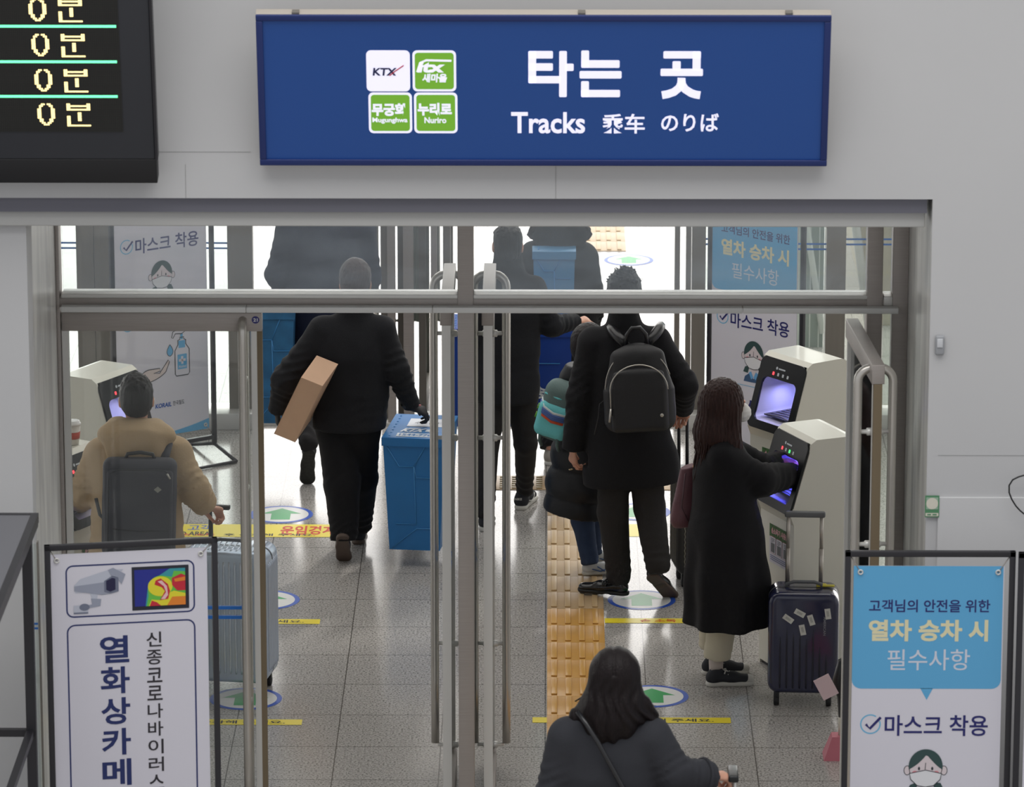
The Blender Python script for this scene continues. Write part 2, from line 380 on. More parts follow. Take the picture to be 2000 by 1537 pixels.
def leaf(n, loc, ang, w, closed=False, side=1, number=None):
    r = tag(empty('door_%d' % n, loc, ang), kind='structure')
    H = zh0 - .005; rh = .085; th = .055
    B().box((0, -th / 2, H - rh), (w, th / 2, H), bev=.003).build('top_rail', STEEL, r)
    B().box((0, -th / 2, .01), (w, th / 2, .10), bev=.003).build('bottom_rail', STEEL, r)
    b = B().box((0, -.02, .1), (.028, .02, H - rh)).box((w - .05, -.02, .1), (w - .024, .02, H - rh)); b.build('stile', STEELL, r)
    B().box((w - .024, -.018, .02), (w, .018, H - rh)).build('brush_strip', BRUSH, r)
    b = B().box((.028, -.005, .1), (w - .05, .005, H - rh)); g = b.build('glass_pane', GLASS, r)
    bl = M('blue_film_and_reflection', (36, 110, 196), .5)
    b = B()
    for dz in (0, .045): b.box((.03, -.0065, 1.02 + dz), (w - .08, .0065, 1.035 + dz))
    b.build('glass_stripe', bl, r)
    for s in (-1, 1):
        x = w - .085; o = s * .075; top = H - .03; bot = .14; k = .06
        pts = [(x, s * .005, top - .02 + .0)] + [(x, s * (.005 + .07 * math.sin(a)), top - k + k * math.cos(a)) for a in [math.radians(q) for q in range(15, 91, 15)]] + [(x, o, z_) for z_ in np.linspace(top - k - .05, bot, 8)]
        h = B().tube(pts, .0195, 12).build('pull_handle', TUBE, r)
    b = B()
    for z_ in (2.13, 1.63, .63, .13):
        for s in (-1, 1):
            b.lathe([(.011, s * .006), (.017, s * .012), (.017, s * .032), (.01, s * .036), (.009, s * .062)], (w - .085, 0, z_), 10, ax='y')
    b.each('handle_mount', STEELL, r)
    if number:
        c = Canvas(.034, .034, 100, 100); c.ell(50, 50, 50, 50, M('navy_badge', (34, 36, 110), .4)); c.text(number, 22, 28, 78, 72, M('white_print', (225, 225, 225), .6), 2, .03)
        c.build('number_badge', r, (w - .028, -th / 2 - .001, H - .015))
    return r
hingeL = P(121, 700, D1).x; wL = P(511, 640, D1).x - hingeL
leaf(1, (hingeL, D1 + .05, 0), 0, wL, number='21')
leaf(2, (P(870, 700, D1).x, D1 + .14, 0), math.radians(90), wL)
leaf(3, (P(952, 700, D1).x, D1 + .14, 0), math.radians(90), wL)
pa = P(1664, 615, D1 - .06); pe = Vector((P(1712, 700, D1 - .85).x, D1 - .85, 0))
leaf(4, (pa.x, D1 - .06, 0), math.atan2(pe.y - pa.y, pe.x - pa.x), wL - .03)

# ---------------------------------------------------------------- inner glass row
def X2(px, D=D2): return P(px, 640, D).x
DG = STEELD
b = B()
for a, c, dp in ((152, 186, .12), (187, 203, .1), (203, 214, .06), (214, 231, .12), (446, 470, .16), (470, 495, .10)):
    b.box((X2(a), D2, 0), (X2(c), D2 + dp, 3.3))
struct('trim_5', b, DG)
b = B()
for a, c, dp in ((1317, 1327, .1), (1339, 1349, .1), (1351, 1377, .16), (1612, 1632, .2), (1632, 1650, .12), (1690, 1712, .1)):
    b.box((X2(a), D2, 0), (X2(c), D2 + dp, 3.3))
struct('trim_6', b, DG)
for i, (a, c) in enumerate(((-160, 152), (231, 446), (1377, 1612), (1650, 2000))):
    g = struct('window_%d' % (i + 5), B().box((X2(a), D2 + .05, .12), (X2(c), D2 + .062, 3.3)), GLASSD)
    bl = M('blue_film_and_reflection', (36, 110, 196), .5)
    cnv = Canvas(X2(c) - X2(a), .2, 100 * (X2(c) - X2(a)), 20)
    ww = 100 * (X2(c) - X2(a))
    for q in (0, 3.2): cnv.stroke([(x, 10 + q + (3.0 / (1 + math.exp((x - ww * .55) * .22)) * -1)) for x in np.linspace(0, ww, 60)], 1.1, bl)
    cnv.build('glass_stripe', g, ((X2(a) + X2(c)) / 2, D2 + .048, zat(447, D2)))
b = B()
for a, c in ((-160, 497), (1317, 2000)):
    b.box((X2(a), D2 - .12, 0), (X2(c), D2 + .14, .10), bev=.004)
struct('trim_7', b, STEELL)
struct('trim_8', B().box((X2(497), D2 - .02, 0), (X2(1317), D2 + .06, .018)).box((X2(497), D2 + .10, 0), (X2(1317), D2 + .3, .012)), STEELL)
# opened leaves of the inner row, seen edge-on
def inner_leaf(n, px, D, d, handle=True):
    r = tag(empty('door_%d' % n, (X2(px), D, 0), math.radians(90)), kind='structure')
    B().box((0, -.022, .01), (.06, .022, 2.4)).box((d - .05, -.022, .01), (d, .022, 2.4)).build('stile', STEELD, r)
    B().box((.06, -.02, .01), (d - .05, .02, .1)).box((.06, -.02, 2.3), (d - .05, .02, 2.4)).build('rail', STEELD, r)
    B().box((.06, -.005, .1), (d - .05, .005, 2.3)).build('glass_pane', GLASSD, r)
    if handle:
        for s in (-1, 1):
            h = B().tube([(d - .12, s * .02, 1.9), (d - .12, s * .075, 1.9), (d - .12, s * .075, .45), (d - .12, s * .02, .45)], .016, 8).build('pull_handle', TUBE, r)
for i, px in enumerate((750, 783, 824, 872)): inner_leaf(5 + i, px, D2 + .12, .84)
b = B()
for a, c in ((757, 772), (788, 808), (842, 853)): b.box((X2(a), D2, 0), (X2(c), D2 + .1, 3.3))
struct('trim_9', b, STEEL)

# beyond: escalator balustrade on the right
E_ = thing('escalator_balustrade', 'slanted beige balustrade panel beyond the glass at the far right', 'balustrade', (P(1600, 500, 31.5).x, 31.5, 0))
B().hexa([(.32, -.5, 0), (.5, -.5, 0), (.5, 3, 0), (.32, 3, 0), (.08, -.5, 1.6), (.5, -.5, 1.9), (.5, 3, 1.9), (.08, 3, 1.6)]).build('side_panel', M('beige_panel', (196, 184, 162), .5), E_)
b = B().tube([(.30, -.6, .0), (.06, -.6, 1.65), (.06, 2.8, 1.9)], .03, 8); b.build('handrail', STEELL, E_)

BG_ = thing('glass_balustrade', 'grey glass balustrade with painted sun stripes beyond the glass at right', 'balustrade', (P(1536, 600, 30.4).x, 30.4, 0))
GGL = M('grey_green_panel', (138, 150, 142), .4)
wq = (P(1608, 600, 30.4) - P(1536, 600, 30.4)).x
B().box((0, 0, 0), (wq, .06, 1.35)).build('balustrade_panel', GGL, BG_)
for a_, b_ in ((.30, .34), (.62, .65), (.86, .89)): B().box((wq * a_, -.004, 0), (wq * b_, -.0005, 1.35)).build('sun_stripe', M('pale_sun_stripe', (214, 218, 212), .5), BG_)  # stripes of sunlight painted as pale strips
B().tube([(wq * .2, -.03, 1.3), (wq * .55, -.03, .75), (wq * .98, -.03, .1)], .02, 8).build('sun_streak', M('pale_sun_stripe', (214, 218, 212), .5), BG_)  # pale tube standing in for a diagonal streak of sunlight

# bollard beyond left glass
bo = thing('bollard', 'short steel bollard with a blue cap beyond the left glass panel', 'bollard', tuple(P(178, 730, 29.6).xy) + (0,))
hb = P(178, 683, 29.6).z
B().lathe([(.05, 0), (.05, .05), (.033, .06), (.033, hb - .03)], (0, 0, 0), 20).build('post', STEEL, bo)
B().lathe([(.036, hb - .03), (.036, hb - .005), (.03, hb)], (0, 0, 0), 20).build('cap', M('blue_cap', (48, 92, 170), .4), bo)

# ---------------------------------------------------------------- floor markings
WPR = M('white_sticker', (228, 228, 226), .35); BPR = M('blue_sticker', (44, 88, 190), .35); GPR = M('green_sticker', (52, 168, 92), .35)
YPR = M('yellow_sticker', (236, 216, 44), .35); KPR = M('dark_print', (40, 38, 40), .5); RPR = M('red_print', (206, 48, 32), .5); NPR = M('pale_print', (236, 236, 232), .5)
def arrow_circle(px, py, label, r=.18, grp='arrow circles on the floor'):
    p = G(px, py)
    c = Canvas(2 * r, 2 * r, 200, 200, step=.0004)
    c.ell(100, 100, 100, 100, BPR, 1, n=64); c.ell(100, 100, 86, 86, WPR, 2, n=64)
    c.poly([(100, 32), (163, 92), (130, 92), (130, 160), (70, 160), (70, 92), (37, 92)], GPR, 3)
    o = c.build('floor_sticker', None, (p.x, p.y + r, .0008), (math.radians(-90), 0, 0))
    tag(o, label, 'floor sticker', grp); return o
arrow_circle(549, 1005, 'round green arrow sticker left of the striding man, farthest of the left column')
arrow_circle(519, 1172, 'round arrow sticker on the floor just right of the silver suitcase')
arrow_circle(480, 1365, 'round arrow sticker under the wheels of the silver suitcase')
arrow_circle(1247, 1000, 'round arrow sticker seen between the legs of the man in the long black coat')
arrow_circle(1253, 1172, 'round arrow sticker under the raised heel of the man in black dress shoes')
arrow_circle(1274, 1360, 'round arrow sticker beside the hair of the woman in the foreground')
arrow_circle(1724, 1352, 'round blue edged sticker behind the sky blue banner stand')
arrow_circle(1228, 508, 'pale round arrow sticker on the sunlit floor beyond the inner doors', .17)
TXT1 = '마스크 착용 및 손 소독 후 승차해 주세요.'
def tape(x0, x1, py, label, cut=0.0):
    a = G(x0, py); bb = G(x1, py); W = bb.x - a.x; Hh = .085; full = 1.28
    c = Canvas(W, Hh, W * 100, Hh * 100, step=.0004); c.rect(0, 0, W * 100, Hh * 100, YPR, 1)
    segs = [('마스크 착용 및 ', KPR, .30), ('손 소독', RPR, .17), (' 후 승차해 주세요.', KPR, .42)]
    s0 = W - full * .97; x = s0
    for s, m, wd in segs:
        wd *= full
        if x >= -.001: c.text(s.strip(), x * 100 + 1, 1.8, (x + wd) * 100 - 2, Hh * 100 - 1.8, m, 2, .02)
        x += wd + .02
    o = c.build('floor_tape', None, ((a.x + bb.x) / 2, a.y + Hh / 2, .0012), (math.radians(-90), 0, 0))
    return tag(o, label, 'floor tape', 'yellow notice tapes on the floor')
tape(262, 645, 1044.5, 'thin yellow notice tape just below the wide yellow band')
tape(245, 625, 1213.5, 'yellow notice tape ending right of the middle of the silver suitcase')
tape(190, 590, 1410, 'yellow notice tape below the wheels of the silver suitcase')
tape(1181, 1560, 1212.5, 'yellow notice tape below the black dress shoes, right of the tactile path')
tape(1040, 1427, 1406.5, 'yellow notice tape right of the hair of the foreground woman')
tape(1650, 2030, 1212, 'yellow notice tape glimpsed right of the navy suitcase, farther one')
tape(1652, 2060, 1410, 'yellow notice tape glimpsed right of the pink base, nearer one')
def band(x0, x1, label, texts=True):
    a = G(x0, 1036); bb = G(x1, 1036); W = bb.x - a.x; Hh = .25
    c = Canvas(W, Hh, W * 100, Hh * 100, step=.0004); c.rect(0, 0, W * 100, Hh * 100, YPR, 1)
    if texts:
        q = lambda px: (P(px, 1036, a.y).x - a.x) * 100
        c.text('고객', q(366), 1.5, q(412), 13, BPR, 2); c.text('PAID AREA', q(330), 15, q(412), 23, KPR, 2, .03)
        c.text('운임경계선', q(548), 3, q(682), 21, RPR, 2, .03)
    o = c.build('floor_tape', None, ((a.x + bb.x) / 2, a.y + Hh / 2, .0009), (math.radians(-90), 0, 0))
    return tag(o, label, 'floor tape', 'wide yellow fare boundary bands')
band(320, 662, 'wide yellow fare boundary band with red lettering left of the feet of the striding man')  # yellow ends early, standing in for glare that washes out the rest
band(1200, 1300, 'short yellow fare boundary band behind the legs of the tall man', False)
bl = B(); a = G(193, 690); c_ = G(118, 815)
dv = (c_ - a).normalized(); sd = Vector((dv.y, -dv.x, 0)) * .06
bl.hexa([tuple(a - sd), tuple(a + sd), tuple(c_ + sd), tuple(c_ - sd)] + [tuple(v + Vector((0, 0, .001))) for v in (a - sd, a + sd, c_ + sd, c_ - sd)])
tag(bl.build('floor_tape', BPR), 'blue diagonal floor line beyond the left glass panel', 'floor tape')

# tactile paving
TY = M('ochre_tactile_tile', (206, 156, 78), .33, var=.04, vscale=14)
TP = M('beige_tactile_tile', (190, 161, 122), .4, var=.04, vscale=14)
TYB = M('ochre_tactile_bar', (212, 162, 84), .3); TPB = M('olive_tactile_dot', (158, 138, 94), .45); TPB2 = M('beige_tactile_bar', (196, 166, 122), .4)
x0 = G(1068.5, 1123).x; x1 = x0 + .302
def tactile(name, x0, y0, nx, ny, kind, m0, m1, label):
    r = thing(name, label, 'tactile paving', (x0, y0, 0))
    b = B()
    for i in range(nx):
        for j in range(ny):
            b.box((i * .3 + .0015, j * .3 + .0015, 0), (i * .3 + .2985, j * .3 + .2985, .004), bev=.001)
    b.build('tile_bed', m0, r)
    b = B()
    for i in range(nx):
        for j in range(ny):
            if kind == 'bar':
                for k in range(4): b.box((i * .3 + .022 + k * .072, j * .3 + .02, .004), (i * .3 + .052 + k * .072, j * .3 + .28, .012), bev=.003)
            else:
                for k in range(4 if nx == 1 else 4):
                    for q in range(6): b.box((i * .3 + .03 + k * .07, j * .3 + .02 + q * .046, .004), (i * .3 + .066 + k * .07, j * .3 + .048 + q * .046, .009), bev=.004)
    o = b.build('raised_bars', m1, r); o['kind'] = 'stuff'
    return r
ysw = G(1068, 1190).y; ytop = G(1068, 1003).y
n = int((ysw - 17.5) / .3); tactile('tactile_path', x0, ysw - n * .3, 1, n, 'bar', TY, TYB, 'ochre tactile guide path with raised bars running up to the foreground woman')
n2 = round((ytop - ysw) / .3); tactile('tactile_path', x0, ysw + .003, 1, n2, 'bar', TP, TPB2, 'paler beige stretch of tactile path beside the child in blue jeans')
yd = ysw + .003 + n2 * .3
tactile('tactile_path', x0, yd + .003, 1, 3, 'dot', TP, TPB, 'beige warning tactile tiles at the head of the path behind the padded coat')
yc = G(985, 957).y
tactile('tactile_path', x0 - .304, yc, 1, 1, 'dot', TP, TPB, 'beige dotted tactile tile beside the black sneaker of the man in slim trousers')
tactile('tactile_path', x0 + .304, yc, 2, 1, 'dot', TP, TPB, 'beige dotted tactile tiles seen between the legs under the long black coat')
tactile('tactile_path', G(1141, 560).x, 33.2, 1, 14, 'bar', TP, TPB2, 'pale tactile path on the sunlit floor beyond the inner doors')

# ================================================================ SIGNS
BLUE = M('sign_blue', (28, 74, 146), .45, emit=.06); BLUEF = M('sign_blue_frame', (24, 44, 104), .4); SW = M('sign_white', (228, 226, 244), .5, emit=.62); SG = M('sign_green', (124, 188, 54), .5, emit=.22)
SR = M('sign_red', (180, 40, 60), .5, emit=.2); SN = M('sign_navy', (34, 38, 84), .5, emit=.05)
def tilted(D, x0, x1, y0, y1, tilt):
    """panel whose lower edge is at distance D, top leaning towards the viewer"""
    zb = zat(y1, D); xb0, xb1 = P(x0, y1, D).x, P(x1, y1, D).x
    h = .3
    for _ in range(30):
        zt = zb + h * math.cos(tilt); Dt = D - h * math.sin(tilt); e_ = zat(y0, Dt) - zt; h += e_ / math.cos(tilt)
    return zb, (xb0 + xb1) / 2, xb1 - xb0, h
DS = D0 - .06; tl = math.radians(15)
zb, xm, W, H = tilted(DS, 508, 1614.5, 28, 322, tl)
S = thing('station_sign', 'long blue tracks sign with white lettering above the doors', 'sign', (xm, DS, zb)); S.rotation_euler = (tl, 0, 0)
B().box((-W / 2, 0, 0), (W / 2, .05, H), bev=.003).build('housing', M('beige_housing', (176, 168, 158), .6), S)
b = B(); t_ = .028
b.box((-W / 2, -.012, 0), (W / 2, 0, t_), bev=.004).box((-W / 2, -.012, H - t_), (W / 2, 0, H), bev=.004).box((-W / 2, -.012, t_), (-W / 2 + t_, 0, H - t_), bev=.004).box((W / 2 - t_, -.012, t_), (W / 2, 0, H - t_), bev=.004)
b.build('frame', BLUEF, S)
c = Canvas(W, H, 1106, 294); c.rect(11, 11, 1095, 283, BLUE, 1)
def sx(x): return (x - 502) * (1106 / 1116.0)
def sy(y): return y - 28
# hangul and other scripts
def rb(x0, y0, x1, y1): c.rr(sx(x0), sy(y0), sx(x1), sy(y1), 2.5, SW, 3)
k = 680 / 2000
def zb_(x0, y0, x1, y1): rb(980 + x0 * k, y0 * k, 980 + x1 * k, y1 * k)
zb_(149, 288, 194, 473); zb_(149, 288, 290, 331); zb_(149, 358, 290, 401); zb_(149, 431, 335, 473); zb_(326, 288, 370, 552); zb_(360, 360, 409, 402)
zb_(452, 285, 497, 384); zb_(452, 340, 672, 384); zb_(443, 402, 684, 445); zb_(452, 460, 497, 552); zb_(452, 510, 676, 552)
zb_(922, 288, 1137, 330); zb_(1090, 288, 1136, 400); zb_(975, 345, 1022, 400); zb_(907, 388, 1150, 430)
def cs(pts, w_): c.stroke([(sx(980 + x * k), sy(y * k)) for x, y in pts], w_, SW, 3)
cs([(1028, 440), (1027, 470), (1015, 498), (985, 522), (950, 534), (917, 540)], 15.5)
cs([(1028, 455), (1032, 480), (1050, 506), (1085, 528), (1110, 536), (1137, 540)], 15.5)
c.text('Tracks', sx(997), sy(217), sx(1142), sy(259), SW, 3, .022)
c.text('乘车', sx(1175), sy(220), sx(1259), sy(259), SW, 3, .016)
c.text('のりば', sx(1291), sy(219), sx(1404), sy(255), SW, 3, .018)
# four train badges
for i, (x0_, y0_, x1_, y1_) in enumerate(((715, 97, 800, 177), (805, 97, 890, 177), (718, 179, 803, 259), (807, 179, 892, 259))):
    c.rr(sx(x0_), sy(y0_), sx(x1_), sy(y1_), 9, SW, 3)
    if i: c.rr(sx(x0_ + 4.5), sy(y0_ + 4.5), sx(x1_ - 4.5), sy(y1_ - 4.5), 6, SG, 4)
c.text('KTX', sx(727), sy(131), sx(773), sy(146), SN, 5, .035, .12)
c.stroke([(sx(760), sy(146)), (sx(770), sy(138)), (sx(788), sy(126))], 2.2, SR, 6)
c.text('itx', sx(814), sy(119), sx(866), sy(140), SW, 5, .045, .2)
c.stroke([(sx(814), sy(139)), (sx(820), sy(121)), (sx(832), sy(116)), (sx(881), sy(117))], 4, SW, 5)
c.text('새마을', sx(823), sy(142), sx(871), sy(159), SW, 5, .04, .1)
c.text('무궁화', sx(724), sy(200), sx(793), sy(225), SW, 5, .05); c.text('Mugunghwa', sx(725), sy(228), sx(794), sy(240), SW, 5, .03)
c.text('누리로', sx(814), sy(199), sx(881), sy(224), SW, 5, .05); c.text('Nuriro', sx(827), sy(227), sx(870), sy(239), SW, 5, .03)
c.build('sign_face', S, (0, -.001, H))
for q in (.063, .56, .92): B().box((-W / 2 + W * q, .0, H), (-W / 2 + W * q + .03, .03, H + .007)).build('mounting_clip', STEELD, S)

# LED departure board
tl2 = math.radians(14); DB = D0 - .13
zb, xm, W, H = tilted(DB, -760, 303, -340, 312, tl2)
Lb = thing('departure_board', 'black LED departure board with amber characters at the upper left', 'display board', (xm + W / 2, DB, zb)); Lb.rotation_euler = (tl2, 0, 0)
FR = M('charcoal_frame', (48, 50, 56), .5)
B().box((-W, 0, 0), (0, .05, H), bev=.004).build('casing', FR, Lb)
SCR = bpy.data.materials.new('led_matrix'); SCR.use_nodes = True; t = SCR.node_tree; bs = t.nodes['Principled BSDF']
co = t.nodes.new('ShaderNodeTexCoord'); vo = t.nodes.new('ShaderNodeTexBrick'); vo.offset = 0; vo.inputs['Scale'].default_value = 1; vo.inputs['Brick Width'].default_value = .0078; vo.inputs['Row Height'].default_value = .0078; vo.inputs['Mortar Size'].default_value = .0022
vo.inputs['Color1'].default_value = lin((44, 42, 38)); vo.inputs['Color2'].default_value = lin((40, 40, 36)); vo.inputs['Mortar'].default_value = lin((22, 23, 22))
mp_ = t.nodes.new('ShaderNodeMapping'); mp_.inputs['Rotation'].default_value = (math.radians(90), 0, 0)
t.links.new(co.outputs['Object'], mp_.inputs[0]); t.links.new(mp_.outputs[0], vo.inputs[0]); t.links.new(vo.outputs[0], bs.inputs['Base Color']); bs.inputs['Roughness'].default_value = .5
AMB = M('amber_led', (255, 236, 180), .5, emit=1.5, emc=(255, 226, 150)); GRN = M('green_led', (120, 255, 190), .5, emit=1.2, emc=(110, 255, 175))
# board face in photo-like units: right edge at 303 px, 1 unit ~ 1 px
u = (303 + 760) / W
c = Canvas(W, H, 1063, 652, ox=-W)
bx = lambda x, y: x + 760 + (312 - y) * .0205
byy = lambda y: y + 340
c.poly([(1, 1), (bx(242, 255), 1), (bx(242, 255), byy(256)), (1, byy(256))], SCR, 1)
for yy in (46, 116, 185, -24, -94, -164, -234): c.rect(2, byy(yy) - 2.6, bx(233, yy) , byy(yy) + 2.6, GRN, 2)
ZERO = ['..xx.xx..', '.xx...xx.', '.x.....x.', 'xx.....xx', 'xx.....xx', 'xx.....xx', 'xx.....xx', 'xx.....xx', 'xx.....xx', '.xx...xx.', '.xx...xx.', '..xx.xx..', '...xxx...']
BUN = ['xx.........xx', 'xxxxxxxxxxxxx', 'xx.........xx', 'xxxxxxxxxxxxx', '.............', '......xx.....', '......xx.....', 'xx....xx.....', 'xx....xx.....', 'xx....xx.....', 'xx...........', 'xx...........', 'xxxxxxxxxxxxx']
def dots(bmp, x0, y0, w_, h_):
    nx, ny = len(bmp[0]), len(bmp)
    for j, row in enumerate(bmp):
        for i, ch in enumerate(row):
            if ch == 'x': c.ell(x0 + (i + .5) * w_ / nx, y0 + (j + .5) * h_ / ny, w_ / nx * .6, h_ / ny * .56, AMB, 2, n=6)
for q, yy in enumerate((-150, -80, -8, 61, 131, 199)):
    x_ = bx(93 - (199 - yy) * .052 * 1.0, yy) - 17
    dots(ZERO, x_ , byy(yy), 34, 44); dots(BUN, x_ + 57, byy(yy), 46, 46)
c.build('screen', Lb, (0, -.004, H))
B().box((-W, -.0, -.11), (.006, .08, -.001), bev=.003).build('lower_skirt', M('black_skirt', (22, 22, 25), .5), Lb)
B().box((0.001, -.006, 0), (.012, .05, H)).build('side_trim', BLACKM, Lb)

# small wall items
def wp(px, py, d=0): return P(px, py, D0 - d)
p = wp(1835, 673)
T = thing('wall_switch', 'small grey wall switch right of the door opening', 'switch', (p.x, D0, p.z))
B().box((-.019, -.02, -.042), (.019, 0, .042), bev=.008).build('switch_housing', M('grey_plastic', (150, 152, 156), .5), T)
B().box((-.012, -.024, -.008), (.012, -.02, .03), bev=.002).build('button', M('pale_plastic', (196, 198, 202), .5), T)
p = wp(1820, 987); c = Canvas(.06, .095, 60, 95)
GN = M('sticker_green', (84, 138, 100), .6); CR = M('sticker_cream', (214, 210, 196), .6)
c.rect(0, 0, 60, 95, GN, 1).rect(5, 8, 55, 60, M('sticker_pale', (150, 178, 156), .6), 2).ell(30, 35, 25, 25, CR, 3).rect(3, 76, 57, 90, CR, 3).rect(10, 80, 26, 86, GN, 4).rect(32, 80, 50, 86, GN, 4)
tag(c.build('wall_sticker', None, (p.x, D0 - .0135, p.z + .047)), 'green and cream sticker on the wall beside the right marble reveal', 'sticker')
pts = [wp(2030, 926, .05), wp(2005, 927, .05), wp(1990, 931, .05), wp(1978, 937, .05), wp(1971, 948, .05), wp(1971, 962, .05), wp(1976, 975, .05), wp(1984, 988, .05), wp(1992, 997, .05), wp(2003, 1006, .05), wp(2020, 1020, .05)]
tag(B().tube(pts, .0035, 8).build('cable', BLACKP), 'thin black cable looping on the wall at the right edge', 'cable')
# ================================================================ BANNER STANDS
BAN = M('banner_white', (214, 212, 222), .55); SKY = M('banner_sky_blue', (92, 168, 214), .55); NAV = M('banner_navy', (32, 34, 104), .5); CRM = M('banner_cream', (222, 216, 178), .55)
PALE = M('banner_pale_lettering', (206, 212, 226), .55); CIR = M('banner_light_blue_line', (104, 178, 216), .5); HAIRC = M('print_dark_green_hair', (48, 74, 74), .6); OUTL = M('print_outline', (44, 50, 58), .6)
FACE = M('print_face', (214, 202, 206), .6); PINK = M('print_cheek', (216, 140, 150), .6); MASKW = M('print_mask', (222, 222, 226), .6); UNI = M('print_uniform', (56, 86, 124), .6); SHIRT = M('print_shirt', (104, 164, 214), .6); FACEB = M('print_hand', (214, 200, 196), .6)
def qb(p0, p1, p2, n=10): return [((1 - t) ** 2 * p0[0] + 2 * t * (1 - t) * p1[0] + t * t * p2[0], (1 - t) ** 2 * p0[1] + 2 * t * (1 - t) * p1[1] + t * t * p2[1]) for t in [i / n for i in range(n + 1)]]
def lady(c, x, y, s, l=3):
    """generic illustration: masked attendant with a bob, centre of the face at x, y"""
    f = lambda pts: [(x + a * s, y + b * s) for a, b in pts]
    c.poly(f([(-30, 36), (-36, 50), (-20, 52), (-14, 30)]), HAIRC, l).poly(f([(30, 32), (37, 46), (20, 50), (14, 30)]), HAIRC, l)
    c.poly(f([(-34, 76), (-30, 62), (-12, 50), (12, 50), (30, 62), (34, 76)]), UNI, l)
    c.poly(f([(-8, 40), (8, 40), (8, 56), (0, 66), (-8, 56)]), FACE, l + 1); c.poly(f([(-16, 50), (-8, 46), (0, 62), (-8, 68)]), SHIRT, l + 2).poly(f([(16, 50), (8, 46), (0, 62), (8, 68)]), SHIRT, l + 2)
    for sx_ in (-1, 1): c.ell(x + sx_ * 36 * s, y + 6 * s, 7 * s, 10 * s, OUTL, l).ell(x + sx_ * 36 * s, y + 6 * s, 5.6 * s, 8.6 * s, FACE, l + 1)
    c.ell(x, y, 33 * s, 37 * s, OUTL, l + 1); c.ell(x, y, 31.6 * s, 35.6 * s, FACE, l + 2)
    c.poly(f([(a * math.cos(math.radians(q)), -2 + 36 * math.sin(math.radians(q))) for a, q in [(33.5, q) for q in range(180, 361, 12)]] + qb((33, 4), (22, -2), (4, -24)) + qb((0, -25), (-14, -6), (-33, 4))), HAIRC, l + 3)
    for sx_ in (-1, 1): c.ell(x + sx_ * 13 * s, y + 2 * s, 2.2 * s, 3.6 * s, OUTL, l + 3).ell(x + sx_ * 21 * s, y + 10 * s, 5 * s, 3.4 * s, PINK, l + 3)
    c.stroke(f([(0, -10), (-1, 4)]), 1.4 * s, OUTL, l + 3)
    mk = f([(-31, 12), (0, 5), (31, 12), (29, 24), (16, 37), (0, 40), (-16, 37), (-29, 24)])
    c.poly(mk, MASKW, l + 4); c.stroke(mk, 1.5 * s, OUTL, l + 5, True)
def check(c, x, y, s, l=2):
    c.stroke([(x + 19 * s * math.cos(math.radians(a)), y + 19 * s * math.sin(math.radians(a))) for a in range(-20, 315, 12)], 2.6 * s, CIR, l)
    c.stroke([(x - 9 * s, y + 0 * s), (x - 1 * s, y + 9 * s), (x + 20 * s, y - 14 * s)], 5.2 * s, NAV, l + 1)
def mask_poster(W, Hu, kind):
    """Hu canvas units high, 293 units wide"""
    H = W / 293 * Hu; c = Canvas(W, H, 293, Hu, step=.0005); c.rect(0, 0, 293, Hu, BAN, 1)
    c.rr(0, 0, 291, 250, 18, SKY, 2, only=('br', 'bl')); c.poly([(134, 249), (159, 249), (147, 273)], SKY, 2)
    c.text('고객님의 안전을 위한', 31, 68, 267, 94, NAV, 3, .018)
    c.text('열차 승차 시', 31, 109, 264, 153, CRM, 3, .036); c.text('필수사항', 69, 169, 230, 212, PALE, 3, .004)
    check(c, 38, 323, 1); c.text('마스크 착용', 66, 304, 268, 347, NAV, 3, .015)
    lady(c, 148, 412, 1.0)
    if kind == 'soap':
        check(c, 38, 540, 1); c.text('손 소독', 66, 522, 268, 562, NAV, 3, .022)
        bt = [(186, 634), (196, 618), (196, 606), (202, 604), (202, 598), (215, 598), (215, 604), (221, 606), (221, 618), (232, 634), (232, 700), (228, 706), (190, 706), (186, 700)]
        c.poly(bt, BAN, 3); c.stroke(bt, 2.6, OUTL, 5, True); c.rect(198, 607, 219, 628, SKY, 4); c.rect(194, 646, 224, 688, SKY, 4)
        c.rect(205.5, 652, 212.5, 674, BAN, 5).rect(198, 659.5, 220, 666.5, BAN, 5).text('Alcohol', 197, 677, 221, 684, BAN, 5, .01)
        c.stroke([(208, 604), (208, 588)], 8, SKY, 4); nz = [(176, 596), (180, 580), (196, 574), (214, 570), (220, 582), (208, 588), (188, 586), (180, 598)]; c.poly(nz, BAN, 4); c.stroke(nz, 2.4, OUTL, 5, True)
        dr = qb((170, 614), (184, 632), (178, 640)) + qb((178, 641), (170, 652), (162, 641)) + qb((162, 640), (156, 632), (170, 614)); c.poly(dr, SKY, 4); c.stroke(dr, 1.6, OUTL, 5, True)
        hd = qb((70, 694), (86, 676), (104, 676)) + [(136, 676), (138, 684), (116, 688)] + [(136, 690), (164, 656), (168, 662)] + qb((156, 688), (140, 704), (100, 712)) + [(70, 712)]
        c.poly(hd, FACEB, 4); c.stroke(hd, 2.2, OUTL, 5, True)
        c.text('KORAIL', 120, 776, 172, 789, M('korail_blue', (24, 84, 170), .5), 3, .04, .1); c.text('한국철도', 177, 775, 214, 788, OUTL, 3, .01)
        c.poly([(0, Hu)] + qb((60, Hu), (200, Hu - 6), (293, Hu - 30)) + [(293, Hu)], SKY, 2)
    else:
        c.stroke([(20, 500), (272, 500)], 1.5, CIR, 3); check(c, 38, 560, 1); c.text('손 소독', 66, 536, 200, 584, NAV, 3, .03)
    return c, H
